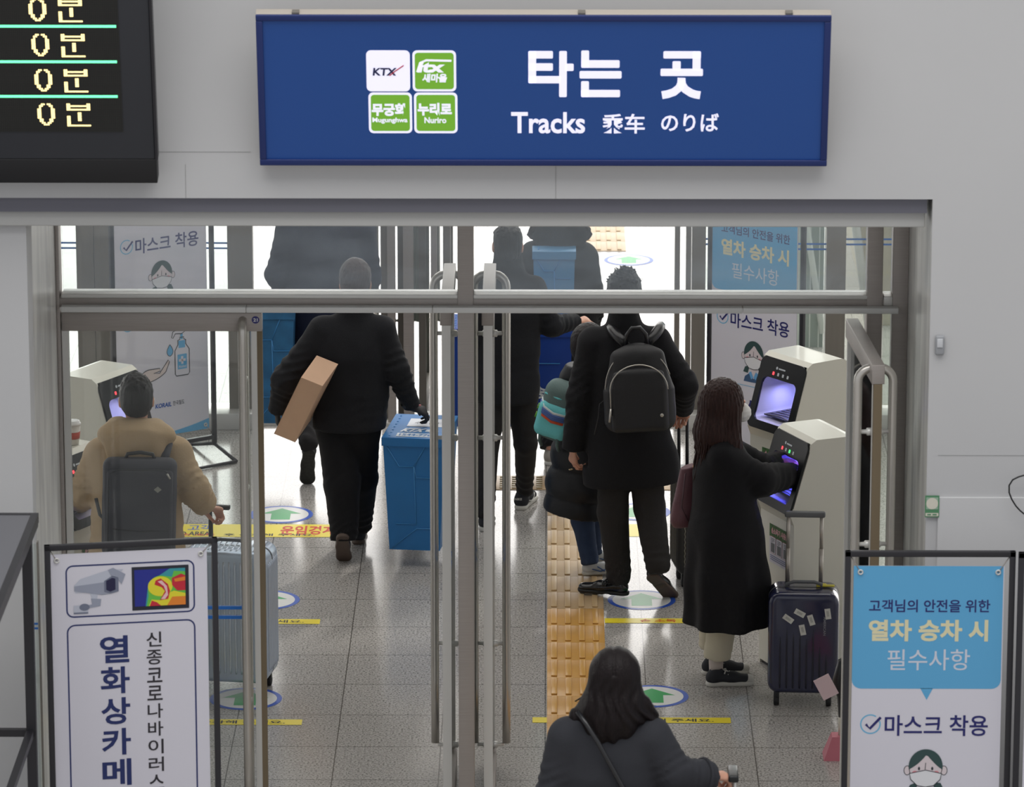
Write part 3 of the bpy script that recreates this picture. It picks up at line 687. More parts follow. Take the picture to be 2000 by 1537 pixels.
def banner_stand(label, loc, rz, W, Hh, pw, px0, ptop, canvas, group='black framed banner stands'):
    """W x Hh frame; banner pw wide hung with its left edge px0 from the left post, ptop below the top bar"""
    r = thing('banner_stand', label, 'banner stand', loc, rz)
    q = .024; b = B()
    b.box((0, -q / 2, .06), (q, q / 2, Hh), bev=.002).box((W - q, -q / 2, .06), (W, q / 2, Hh), bev=.002).box((0, -q / 2, Hh - q), (W, q / 2, Hh), bev=.002).box((0, -q / 2, .10), (W, q / 2, .10 + q), bev=.002)
    b.build('frame', BLACKM, r)
    b = B()
    for x in (q / 2, W - q / 2): b.tube([(x, 0, .07), (x, -.24, .012)], .011, 6).tube([(x, 0, .07), (x, .24, .012)], .011, 6)
    b.tube([(q / 2, .24, .012), (W - q / 2, .24, .012)], .011, 6).tube([(q / 2, -.24, .012), (W - q / 2, -.24, .012)], .011, 6)
    b.build('base', BLACKM, r)
    c, H = canvas; o = c.build('banner', r, (px0 + pw / 2, -.004, Hh - ptop))
    B().box((px0, -.0035, Hh - ptop - H), (px0 + pw, -.0015, Hh - ptop)).build('banner_backing', M('banner_back', (196, 196, 200), .7), r)
    b = B(); e_ = B()
    for xx, zz in ((px0 + .028, Hh - ptop - .026), (px0 + pw - .026, Hh - ptop - .026), (px0 + .026, Hh - ptop - H + .026), (px0 + pw - .026, Hh - ptop - H + .026)):
        n = 14
        for rr_ in (0,): e_.tube([(xx + .009 * math.cos(2 * math.pi * i / n), -.008, zz + .009 * math.sin(2 * math.pi * i / n)) for i in range(n + 1)], .0035, 6)
        cx = q if xx < px0 + pw / 2 else W - q; cz = Hh - q if zz > Hh / 2 else .13
        b.tube([(xx, -.008, zz), ((xx + cx) / 2, -.004, (zz + cz) / 2), (cx, 0, cz)], .0022, 6)
    e_.each('eyelet', STEELL, r); b.each('tie', STEEL, r)
    return r
# right stand in front
Dq = 19.35
k_ = lambda px: P(px, 1300, Dq).x
zt_ = zat(1074, Dq); W = k_(1978) - k_(1647)
c, H = mask_poster(k_(1957) - k_(1664), 800, 'plain')
banner_stand('black framed banner stand with sky blue speech bubble poster at the lower right', (k_(1647), Dq, 0), 0, W, zt_, k_(1957) - k_(1664), k_(1664) - k_(1647), zt_ - zat(1103, Dq), (c, H))
c = Canvas(.6, 1.7, 293, 800, step=.0005); c.rect(0, 0, 293, 800, BAN, 1); c.stroke(rrect(22, 22, 270, 780, 14), 3, NAV, 2, True)
banner_stand('second black framed banner stand cut off by the right edge', (k_(1982), Dq - .04, 0), 0, .7, zat(1071, Dq), .6, .04, .035, (c, 1.7))
# left stand: thermal camera notice
a = P(92, 1300, 19.42); bq = P(428, 1300, 19.55)
W = (bq - a).xy.length; ang = math.atan2(bq.y - a.y, bq.x - a.x)
u = 1 / (W / 336.0)     # units per metre ~ photo px
Hu = 760; c = Canvas(305 / u, Hu / u, 305, Hu, step=.0005)
NV2 = M('banner_deep_navy', (30, 44, 100), .5); TXB = M('banner_black_text', (44, 40, 48), .5)
c.rect(0, 0, 305, Hu, BAN, 1)
c.stroke(rrect(31, 25, 279, 128, 13), 3, NV2, 2, True); c.stroke(rrect(31, 145, 279, 748, 15), 3, NV2, 2, True)
CG = M('print_camera_grey', (150, 155, 172), .6); CG2 = M('print_camera_pale', (186, 190, 204), .6); CG3 = M('print_camera_shade', (112, 118, 138), .6); CL = M('print_lens', (30, 28, 66), .5)
c.poly([(46, 64), (58, 52), (112, 36), (142, 36), (118, 62), (106, 80), (48, 80)], CG2, 3).poly([(46, 66), (108, 60), (116, 84), (100, 86), (46, 76)], CG, 4)
c.poly([(104, 58), (120, 48), (132, 52), (132, 80), (116, 84), (104, 80)], CG3, 5).poly([(108, 58), (120, 52), (126, 54), (126, 76), (116, 80), (108, 76)], CL, 6).poly([(112, 36), (122, 32), (146, 46), (138, 66), (130, 54), (118, 48)], CG, 5)
c.poly([(76, 80), (92, 80), (90, 94), (80, 94)], CG2, 3).poly([(78, 92), (98, 94), (96, 108), (70, 112), (66, 106), (80, 104)], CG, 4).ell(65, 109, 10, 7, CG3, 5).rect(44, 105, 72, 122, CG2, 4).rect(44, 119, 72, 122, CG3, 5)
TH_ = {n: M('thermal_' + n, v, .55) for n, v in (('blue', (34, 44, 140)), ('cyan', (56, 150, 160)), ('green', (104, 190, 70)), ('yellow', (226, 214, 50)), ('orange', (226, 130, 44)), ('red', (196, 36, 56)), ('white', (232, 190, 190)), ('frame', (34, 36, 50)))}
c.rect(158, 33, 269, 121, TH_['frame'], 3); c.rect(163, 39, 262, 113, TH_['blue'], 4)
c.poly([(232, 39), (262, 39), (262, 113), (184, 113), (186, 96), (190, 66)], TH_['cyan'], 5)
c.poly([(186, 113), (190, 92)] + qb((190, 92), (184, 56), (214, 52)) + [(236, 56), (240, 44), (262, 46), (262, 113)], TH_['green'], 6)
c.ell(213, 74, 24, 20, TH_['yellow'], 7); c.poly([(190, 113), (196, 100), (212, 102), (222, 90), (240, 84), (262, 90), (262, 113)], TH_['yellow'], 7)
c.poly([(192, 113), (196, 102), (206, 106), (214, 113)], TH_['red'], 8).poly([(236, 58), (254, 50), (262, 54), (262, 84), (246, 84), (236, 72)], TH_['red'], 8).poly([(240, 60), (262, 56), (262, 64), (242, 66)], TH_['orange'], 9)
c.poly([(204, 62), (214, 58), (228, 70), (232, 84), (228, 100), (212, 102), (222, 84), (216, 76), (202, 70)], TH_['red'], 8).poly([(208, 64), (216, 62), (226, 74), (228, 92), (222, 100), (214, 100), (224, 86), (220, 74)], TH_['white'], 9).poly([(236, 96), (262, 96), (262, 113), (226, 113)], TH_['orange'], 8)
for i, ch in enumerate('열화상카메라'): c.text(ch, 93, 170 + i * 63, 150, 225 + i * 63, NV2, 3, .024)
for i, ch in enumerate('신종코로나바이러스'):
    pad = 0 if ch not in '' else 4
    c.text(ch, 184, 166 + i * 36.6, 214, 196 + i * 36.6, TXB, 3, .012)
zt_ = P(92, 1065, 19.42).z
banner_stand('black framed banner stand with thermal camera notice in front of the closed door leaf', (a.x, a.y, 0), ang, W, zt_, 305 / u, 10 / u, 19 / u, (c, Hu / u))
# inner stands
def inner_stand(label, corner, ang, kind, top, ppx, W=.70, pw=.62, Hu=800, po=.03):
    c, H = mask_poster(pw, Hu, kind)
    return banner_stand(label, corner, ang, W, top, pw, po, .05, (c, H))
pc = P(1383, 640, 26.95); az = math.atan2(-.30, .62)
inner_stand('banner stand with sky blue poster standing behind the two right sanitiser kiosks', (pc.x, pc.y, 0), math.radians(-42), 'plain', 1.775, 0)
pc = P(217, 640, 27.3); 
inner_stand('banner stand with hand washing poster behind the left sanitiser kiosk', (pc.x, pc.y, 0), math.radians(36), 'soap', 2.06, 0, Hu=870)

# ================================================================ SANITISER KIOSKS
KB = M('kiosk_black_gloss', (20, 22, 24), .3, spec=.3); KW = M('kiosk_cream_white', (222, 220, 208), .3, coat=.25); KI = M('kiosk_cavity_lilac', (196, 194, 222), .45); KT = M('kiosk_tray', (40, 42, 64), .3)
RED = M('indicator_red', (255, 60, 70), .5, emit=2.2); GRE = M('indicator_green', (70, 255, 110), .5, emit=2.0); ICO = M('icon_grey', (170, 174, 178), .5, emit=.15); UVL = M('uv_lamp', (60, 70, 255), .5, emit=6)
def kiosk(label, p, rz, green=False, uv=1.0, sticker=True, H=1.24):
    """p = floor point below the front left corner (seen from the front); local front is -Y"""
    r = thing('sanitiser_kiosk', label, 'hand sanitiser', (p[0], p[1], 0), rz)
    w, d = .37, .335
    za, zb2 = .86, H - .02; ya, yb = -.06, .05       # sloped face from (ya, za) up to (yb, zb2)
    prof = [(ya + .02, .0), (ya + .02, za - .05), (ya, za)]
    back = [(d - .07 + .07 * math.sin(t), H - .07 + .07 * math.cos(t)) for t in [math.radians(q) for q in range(0, 91, 15)]]
    top = [(yb + .03, H)]
    # body shell: side cheeks and the skin from foot round the back
    poly = [(ya + .02, 0), (ya + .02, za - .05), (ya, za), (yb, zb2)] + top + back + [(d, 0)]
    b = B()
    for x in (0, w - .012):
        n = len(poly); vs = [(x, y, z) for y, z in poly] + [(x + .012, y, z) for y, z in poly]
        fs = [list(range(n)), list(range(2 * n - 1, n - 1, -1))] + [[i, n + i, n + (i + 1) % n, (i + 1) % n] for i in range(n)]
        b.add(vs, fs)
    path = [(yb, zb2)] + top + back + [(d, 0)]
    for i in range(len(path) - 1):
        (y0, z0), (y1, z1) = path[i], path[i + 1]; b.add([(.012, y0, z0), (w - .012, y0, z0), (w - .012, y1, z1), (.012, y1, z1)], [(0, 1, 2, 3)], None, True)
    path = [(ya + .02, 0.02), (ya + .02, za - .05), (ya, za)]
    for i in range(2):
        (y0, z0), (y1, z1) = path[i], path[i + 1]; b.add([(.012, y0, z0), (w - .012, y0, z0), (w - .012, y1, z1), (.012, y1, z1)], [(0, 1, 2, 3)])
    b.build('body', KW, r)
    B().box((.015, ya + .03, 0), (w - .015, d - .01, .03)).build('foot', BLACKM, r)
    # sloped black front with a rounded window into a lit cavity
    e0 = Vector((0, ya, za)); e1 = Vector((0, yb, zb2)); Lh = (e1 - e0).length; uz = (e1 - e0).normalized(); un = Vector((0, -uz.z, uz.y))
    M4 = Matrix(((1, 0, 0, 0), (0, un.y, uz.y, ya), (0, un.z, uz.z, za), (0, 0, 0, 1)))   # local: x, out, up the slope
    o_ = rrect(0, 0, w, Lh, .04, 6); i_ = rrect(.042, .045, w - .042, Lh - .105, .035, 6)
    b = B(); n = len(o_)
    for lv in (0.012,):
        vs = [M4 @ Vector((x, lv, z)) for x, z in o_] + [M4 @ Vector((x, lv, z)) for x, z in i_] + [M4 @ Vector((x, -.004, z)) for x, z in o_] + [M4 @ Vector((x, -.004, z)) for x, z in i_]
        fs = []
        for k in range(n):
            j = (k + 1) % n; fs += [[k, j, n + j, n + k], [k, 2 * n + k, 2 * n + j, j], [n + k, n + j, 3 * n + j, 3 * n + k]]
        b.add(vs, fs)
    b.build('front_panel', KB, r)
    # cavity
    b = B(); zc0, zc1 = .045, Lh - .105
    A_ = [M4 @ Vector((x, 0, z)) for x, z in i_]; Bk = [Vector((v.x, .22, min(max(v.z, za + .06), zb2 - .12 + (v.z - za) * .1))) for v in A_]
    b.add(A_ + Bk, [[k, (k + 1) % n, n + (k + 1) % n, n + k] for k in range(n)] + [list(range(n, 2 * n))], None, False)
    cv = b.build('cavity', KI, r)
    yt = .03
    B().box((.065, yt - .03, za + .062), (w - .065, .20, za + .068)).build('drip_tray', KT, r)
    b = B()
    for k in range(5): b.tube([(.08, .0 + .035 * k, za + .070), (w / 2, .02 + .035 * k, za + .0705), (w - .08, .0 + .035 * k, za + .070)], .002, 5)
    b.each('tray_grille', STEEL, r)
    la = bpy.data.lights.new('uv_tube', 'AREA'); la.shape = 'RECTANGLE'; la.size = .12; la.size_y = .03; la.energy = .9 * uv; la.color = (.12, .14, 1)
    lo = bpy.data.objects.new('uv_tube', la); COL.objects.link(lo); lo.parent = r; lo.location = (w / 2 - .05, .13, H - .19)
    la2 = bpy.data.lights.new('cavity_lamp', 'AREA'); la2.shape = 'RECTANGLE'; la2.size = .15; la2.size_y = .03; la2.energy = .42 if uv < 2 else .02; la2.color = (.85, .85, 1)
    lo2 = bpy.data.objects.new('cavity_lamp', la2); COL.objects.link(lo2); lo2.parent = r; lo2.location = (w / 2, .12, H - .185)
    def onp(x0, z0, x1, z1, m, nm, ou=.0135):
        b = B(); b.add([M4 @ Vector((x, ou, z)) for x, z in rrect(x0, z0, x1, z1, .003)], [list(range(24))]); b.build(nm, m, r)
    zi = Lh - .088
    for q, m in enumerate((RED, ICO, GRE if green else ICO, ICO)):
        onp(.115 + q * .04, zi, .115 + q * .04 + .015, zi + .017, m, 'indicator')
    b = B(); b.add([M4 @ Vector((x, .0135, z)) for x, z in rrect(.156, Lh - .053, .212, Lh - .045, .003)], [list(range(24))]); b.add([M4 @ Vector((.142 + .008 * math.cos(a), .0135, Lh - .048 + .008 * math.sin(a))) for a in np.linspace(0, 6.283, 13)[:-1]], [list(range(12))])
    b.build('panel_print', ICO, r)
    if sticker:
        c = Canvas(.22, .20, 220, 200, step=.0006); LG = M('leaf_green_print', (66, 104, 60), .6, var=.35, vscale=40)
        c.rect(0, 0, 220, 200, BAN, 1).rect(0, 0, 220, 66, LG, 2); c.text('손소독기 사용법', 22, 14, 200, 48, M('print_pink', (222, 170, 176), .6), 3, .05)
        for q in range(3): c.rr(10 + q * 70, 62, 72 + q * 70, 150, 6, M('print_rim', (176, 110, 110), .6), 3).rr(12 + q * 70, 64, 70 + q * 70, 148, 5, BAN, 4).rect(20 + q * 70, 96, 62 + q * 70, 144, M('print_photo_grey', (112, 114, 118), .6), 5)
        for q in range(3):
            for z in (72, 80, 88): c.rect(20 + q * 70, z, 60 + q * 70 - (z == 88) * 14, z + 3, OUTL, 5)
        for z in (160, 170, 180): c.rect(14, z, 190, z + 4, M('print_blue_line', (110, 120, 160), .6), 5)
        c.build('instruction_sticker', r, (w / 2 + .03, ya + .019, za - .10))
    B().box((w + .0005, .12, .42), (w + .003, .19, .455)).build('side_socket', BLACKP, r)
    return r
# right pair: front normal towards (-.8,-.6); width axis (.4,-.92)
pn = G(1496, 1290); kiosk('cream sanitiser kiosk the brown haired woman reaches into', (pn.x, pn.y), math.radians(-66), True, 7.0, H=1.24)
pf = P(1490, 705, 25.15); kiosk('cream sanitiser kiosk behind the one in use, standing before the sky blue poster', (pf.x - .03, pf.y + .02), math.radians(-54), False, .22, H=1.25)
pl = P(207, 748, 24.55); kl = kiosk('cream sanitiser kiosk partly hidden by the head of the man in the beige parka', (pl.x - .01, pl.y), math.radians(60), False, .15, H=1.24)
pl = P(130, 875, 23.05); kiosk('cream sanitiser kiosk at the left door jamb carrying a paper cup', (pl.x - .03, pl.y), math.radians(60), False, .15, H=1.22)

# paper cup on the near left kiosk
cp = P(143, 866, 23.35); cz = 1.222
cu = thing('paper_cup', 'white paper cup with red print on top of the kiosk at the left jamb', 'cup', (cp.x, cp.y, cz))
B().lathe([(.028, 0), (.038, .10)], (0, 0, 0), 20).build('cup_body', M('cup_paper', (224, 220, 214), .5), cu)
B().lathe([(.0325, .03), (.036, .065)], (0, 0, 0), 20).lathe([(.0328, .03), (.0363, .065)], (0, 0, 0), 20).build('cup_print', M('cup_red', (190, 70, 52), .5), cu)
B().lathe([(.041, .10), (.041, .108), (.036, .112), (.034, .12), (.02, .121)], (0, 0, 0), 20).build('cup_lid', M('cup_lid', (228, 228, 228), .35), cu)

# ================================================================ LUGGAGE
def wheel(r, x, y, z0=.0, mm=BLACKP):
    w_ = thing('caster', None, None); w_.parent = r; w_.location = (x, y, z0)
    B().box((-.014, -.016, .035), (.014, .016, .075), bev=.006).build('caster_fork', BLACKP, w_)
    B().lathe([(.014, -.014), (.025, -.012), (.026, 0), (.025, .012), (.014, .014)], (0, 0, .026), 16, ax='x').build('wheel_tyre', RUB, w_)
    return w_
def suitcase(label, loc, rz, w, d, h, m, mrim, style, handle_h, hm, hw=.20, grip=BLACKP, z0=.07):
    """local: width x, depth y (front -Y), height z"""
    r = thing('suitcase', label, 'suitcase', loc, rz)
    bm = bmesh.new(); bmesh.ops.create_cube(bm, size=1)
    for v in bm.verts: v.co = Vector((v.co.x * w, v.co.y * d, v.co.z * h + z0 + h / 2))
    # corner rounding seen from the front, then the small edges
    ed = [e for e in bm.edges if abs(e.verts[0].co.y - e.verts[1].co.y) > d * .9]
    bmesh.ops.bevel(bm, geom=ed, offset=.055, segments=6, affect='EDGES', profile=.5)
    ed = [e for e in bm.edges if abs(e.verts[0].co.y - e.verts[1].co.y) < 1e-5]
    bmesh.ops.bevel(bm, geom=ed, offset=.028, segments=4, affect='EDGES', profile=.5)
    bm.verts.index_update(); b = B(); b.add([v.co.copy() for v in bm.verts], [[v.index for v in f.verts] for f in bm.faces], None, True); bm.free()
    sh = b.build('shell', m, r)
    b = B()
    rp = rrect(-w / 2, z0, w / 2, z0 + h, .055, 6); n = len(rp)
    for yy in ((-.006, .006),):
        o1 = [(x * 1.006, yy[0], (z - z0 - h / 2) * 1.004 + z0 + h / 2) for x, z in rp]; o2 = [(x * 1.006, yy[1], (z - z0 - h / 2) * 1.004 + z0 + h / 2) for x, z in rp]
        b.add(o1 + o2, [[k, (k + 1) % n, n + (k + 1) % n, n + k] for k in range(n)])
    b.build('zip_band', mrim, r)
    b = B()
    if style == 'ribs':     # full height ribs all round the shell
        k = int(w / .032)
        for i in range(k):
            x = -w / 2 + .045 + (w - .09) * i / (k - 1)
            for s in (-1, 1): b.tube([(x, s * (d / 2 - .004), z0 + .05), (x, s * (d / 2 + .001), z0 + .075), (x, s * (d / 2 + .001), z0 + h - .075), (x, s * (d / 2 - .004), z0 + h - .05)], .0065, 6)
            b.tube([(x, -d / 2 + .03, z0 + h - .003), (x, d / 2 - .03, z0 + h - .003)], .0065, 6)
        k = int(d / .032)
        for i in range(k):
            y = -d / 2 + .04 + (d - .08) * i / (k - 1)
            for s in (-1, 1): b.tube([(s * (w / 2 - .001), y, z0 + .06), (s * (w / 2 + .001), y, z0 + .08), (s * (w / 2 + .001), y, z0 + h - .08), (s * (w / 2 - .001), y, z0 + h - .06)], .0065, 6)
        b.build('shell_ribs', M('silver_rib', (206, 216, 230), .25, metal=.5), r)
    elif style == 'grooves':
        DK = M('navy_groove', (22, 24, 42), .4)
        for i, x in enumerate(np.linspace(-w / 2 + .06, w / 2 - .06, 8)):
            tp = [.60, .68, .64, .66, .58, .68, .50, .42][i]
            b.tube([(x, -d / 2 + .0005, z0 + .03), (x, -d / 2 - .0005, z0 + .05), (x, -d / 2 - .0005, z0 + h * tp * .8), (x, -d / 2 + .002, z0 + h * tp)], .003, 6, rad=[.004, .005, .004, .001])
        b.build('shell_grooves', DK, r)
    elif style == 'weave':
        for i in range(9):
            x = -w / 2 + .04 + (w - .08) * i / 8; b.tube([(x + .004 * (j % 2), -d / 2 - .001, z0 + .05 + (h - .1) * j / 30) for j in range(31)], .0035, 4)
        for i in range(6):
            y = -d / 2 + .035 + (d - .07) * i / 5; b.tube([(-w / 2 - .001, y + .004 * (j % 2), z0 + .05 + (h - .1) * j / 30) for j in range(31)], .0035, 4)
        b.build('shell_weave', M('weave_grey', (140, 135, 126), .5), r)
    for sx_ in (-1, 1):
        for sy_ in (-1, 1):
            wheel(r, sx_ * (w / 2 - .045), sy_ * (d / 2 - .04))
    # carrying handle on top, telescopic handle at the back
    B().tube([(-.09, 0, z0 + h - .005), (-.085, 0, z0 + h + .016), (-.05, 0, z0 + h + .027), (.05, 0, z0 + h + .027), (.085, 0, z0 + h + .016), (.09, 0, z0 + h - .005)], .009, 8).build('top_handle', mrim, r)
    if handle_h:
        y = d / 2 - .02; zt2 = handle_h
        for s in (-1, 1):
            if style == 'single' : break
            b = B(); zm = z0 + h + (zt2 - z0 - h) * .55
            b.tube([(s * hw / 2, y, z0 + h - .01), (s * hw / 2, y, zm)], .0105, 10).tube([(s * hw / 2, y, zm), (s * hw / 2, y, zt2 - .02)], .0085, 10); b.build('telescopic_tube', hm, r)
        g = B().box((-hw / 2 - .012, y - .014, zt2 - .028), (hw / 2 + .012, y + .014, zt2), bev=.008); g.build('grip', grip, r)
    return r
NAVY = M('navy_polycarbonate', (32, 36, 66), .18, coat=.6); SILV = M('silver_blue_shell', (186, 200, 218), .3, metal=.5, coat=.2); GRYR = M('grey_trim', (96, 98, 100), .45); CHR = M('satin_handle', (186, 180, 172), .3, metal=.6)
# navy case
p = G(1568, 1374); wN = 137 / ppm(p); hN = .515
ns = suitcase('glossy navy hard suitcase with white baggage stickers and raised silver handle', (p.x, p.y + .05, 0), math.radians(-3), wN, .24, hN, NAVY, GRYR, 'grooves', None, CHR, .185)
# handle is on the far side and rises to the photo's height
zt2 = zat(992, p.y + .2); y = .10
for s in (-1, 1):
    b = B(); x = s * .082; zz = .58
    b.tube([(x, y, zz), (x, y, zz + (zt2 - zz) * .48)], .0115, 10).tube([(x, y, zz + (zt2 - zz) * .48), (x, y, zt2 - .02)], .0092, 10); b.build('telescopic_tube', CHR, ns)
B().box((-.10, y - .016, zt2 - .03), (.10, y + .016, zt2), bev=.009).build('grip', GRYR, ns)
ST = M('bag_sticker', (206, 206, 200), .5); BC = M('barcode_grey', (132, 132, 128), .5)
for (x, y_, a_) in ((885, 741, 35), (971, 695, 28), (1057, 748, 72), (993, 827, 78), (1181, 697, 82)):
    c = Canvas(.3, .3, 300, 300, step=.0004, ox=0); X_ = (x - 735) / (1265 - 735) * wN * 1000; Y_ = (y_ - 545) / 4.045 / ppm(p) / math.cos(.27) * 1000
    ca, sa = math.cos(math.radians(a_)), math.sin(math.radians(a_)); w2, h2 = 27, 14
    q = lambda u_, v_: (X_ + u_ * ca - v_ * sa, Y_ + u_ * sa + v_ * ca)
    c.poly([q(-w2, -h2), q(w2, -h2), q(w2, h2), q(-w2, h2)], ST, 1)
    for t_ in range(7): c.poly([q(-14 + t_ * 4, -6), q(-12 + t_ * 4, -6), q(-12 + t_ * 4, 6), q(-14 + t_ * 4, 6)], BC, 2)
    c.build('baggage_sticker', ns, (-wN / 2, -.1235, .07 + hN))
tv, tf = textgeo('AMERICAN', .02); ax = max(v[0] for v in tv); b = B(); b.add([(.098 + y_ * .016, -.1225, .47 - x * .095 / ax) for x, y_ in tv], tf); b.build('brand_lettering', M('lettering_grey', (130, 132, 140), .4), ns)
B().box((.06, .0, .585), (.11, .025, .60), bev=.004).box((.09, -.01, .59), (.15, .012, .598), bev=.003).build('luggage_tag', M('tag_yellow', (196, 184, 60), .5), ns)
# silver case beside the man in the parka
p = G(470, 1350); ws = .40
ss = suitcase('tall ribbed silver blue suitcase beside the man in the beige parka', (P(452, 1300, 23.2).x, 23.2, 0), math.radians(-10), .43, .26, .675, SILV, M('case_dark_trim', (70, 74, 82), .4), 'ribs', None, BLACKP, .18)
tp = P(421, 992, 23.0)
b = B(); b.tube([(-.12, .10, .74), (-.12, .10, .85)], .012, 8).tube([(-.12, .10, .84), (-.12, .10, .90)], .009, 8); b.build('telescopic_tube', BLACKP, ss)
B().box((-.20, .085, .898), (-.02, .115, .922), bev=.006).build('grip', BLACKP, ss)
# dark woven case pulled by the man in the long coat
p = G(1330, 1150)
ds = suitcase('dark woven pattern suitcase half hidden behind the brown haired woman', (P(1388, 1000, p.y + .12).x, p.y + .14, 0), math.radians(8), .40, .24, .56, M('dark_grey_shell', (48, 47, 48), .4), M('case_dark_trim', (70, 74, 82), .4), 'weave', None, BLACKM, .2)
for px in (1326, 1342):
    a1 = P(px, 950, p.y + .16); b1 = P(px, 800, p.y + .10); b = B(); b.tube([ds_ for ds_ in (a1, b1)], .009, 8); o = b.build('telescopic_tube', BLACKM, ds, world=True)
a1 = P(1320, 797, p.y + .1); b1 = P(1349, 797, p.y + .1); o = B().tube([a1, b1], .013, 8).build('grip', BLACKP, ds, world=True)

# counter at the left edge
CT = M('counter_top_grey', (100, 100, 106), .35); p0 = P(75, 1003, 19.3); p1 = P(0, 1200, 18.9)
t_ = thing('counter', 'dark framed counter with grey top cut off by the left edge', 'counter', (0, 0, 0))
zc_ = P(75, 1005, 19.3).z
A_ = P(74, 1006, 19.3); B_ = Vector(G(-2, 1195, zc_))
dirv = (B_ - A_); 
def cpt(t, s, z): 
    q = A_ + dirv * t; return (q.x - s, q.y, z)
b = B().hexa([cpt(0, .03, zc_ - .03), cpt(1.3, .03, zc_ - .03), cpt(1.3, .85, zc_ - .03), cpt(0, .85, zc_ - .03), cpt(0, .03, zc_ - .002), cpt(1.3, .03, zc_ - .002), cpt(1.3, .85, zc_ - .002), cpt(0, .85, zc_ - .002)]); b.build('counter_top', CT, t_)
b = B().hexa([cpt(0, 0, zc_ - .05), cpt(1.3, 0, zc_ - .05), cpt(1.3, .03, zc_ - .05), cpt(0, .03, zc_ - .05), cpt(0, 0, zc_), cpt(1.3, 0, zc_), cpt(1.3, .03, zc_), cpt(0, .03, zc_)])
b.hexa([cpt(-.02, 0, zc_ - .04), cpt(0, 0, zc_ - .04), cpt(0, .85, zc_ - .04), cpt(-.02, .85, zc_ - .04), cpt(-.02, 0, zc_), cpt(0, 0, zc_), cpt(0, .85, zc_), cpt(-.02, .85, zc_)]); b.build('edge_frame', BLACKM, t_)
for tt in (.05, 1.15):
    q0 = cpt(tt, .04, 0); B().box((q0[0] - .02, q0[1] - .02, 0), (q0[0] + .02, q0[1] + .02, zc_ - .04)).build('leg', BLACKM, t_)
for zz in (zat(1435, 19.2),):
    b = B().hexa([cpt(.05, .03, zz - .02), cpt(1.2, .03, zz - .02), cpt(1.2, .06, zz - .02), cpt(.05, .06, zz - .02), cpt(.05, .03, zz + .01), cpt(1.2, .03, zz + .01), cpt(1.2, .06, zz + .01), cpt(.05, .06, zz + .01)]); b.box((cpt(.05, .7, 0)[0], cpt(.05, 0, 0)[1] - .015, zz - .02), (cpt(.05, .04, 0)[0], cpt(.05, 0, 0)[1] + .015, zz + .01)); b.build('cross_bar', BLACKM, t_)
gq = B().box((P(56, 1200, 19.6).x, 19.6, .0), (P(75, 1200, 19.6).x, 19.61, zat(1065, 19.6)));
for nm in (): pass
g_ = thing('glass_screen', 'narrow glass screen with painted blue reflection stripe beside the counter at left', 'glass screen', (0, 0, 0))
gq.build('glass_pane', GLASSD, g_); B().box((P(75, 1200, 19.6).x, 19.59, 0), (P(78, 1200, 19.6).x, 19.62, zat(1060, 19.6))).build('edge_strip', STEELD, g_)
B().box((P(57, 1200, 19.6).x, 19.597, zat(1222, 19.6)), (P(74, 1200, 19.6).x, 19.5985, zat(1218, 19.6))).box((P(57, 1200, 19.6).x, 19.597, zat(1231, 19.6)), (P(74, 1200, 19.6).x, 19.5985, zat(1227, 19.6))).build('glass_stripe', M('blue_film_and_reflection', (36, 110, 196), .5), g_)  # blue lines painted on to imitate the interior mirrored here

# pink weighted base at the lower right
p = G(1640, 1488)
pk = thing('stanchion', 'pink weighted base and pole half hidden by the sky blue banner stand', 'stanchion', (p.x + .015, p.y + .08, 0))
PKM = M('pink_plastic', (196, 112, 126), .4)
B().hexa([(-.09, -.07, .0), (.09, -.07, 0), (.09, .07, 0), (-.09, .07, 0), (-.05, -.04, .11), (.05, -.04, .11), (.05, .04, .11), (-.05, .04, .11)]).build('base', PKM, pk)
B().tube([(0, 0, .11), (0, 0, .24)], .02, 10).build('pole', M('cream_pole', (206, 202, 188), .5), pk)
B().tube([(0.0, 0, .20), (.0, 0, .3), (-.02, 0, .38), (-.0, 0, .47), (.03, 0, .50)], .03, 10, rad=[.02, .028, .034, .03, .015]).build('cover_bag', BLACKP, pk)
B().box((-.10, -.045, .33), (-.02, -.041, .44), Matrix.Translation((.15, 0, .05)) @ Matrix.Rotation(math.radians(-28), 4, 'Y')).build('leaflet', M('leaflet_pink', (216, 190, 194), .5), pk)
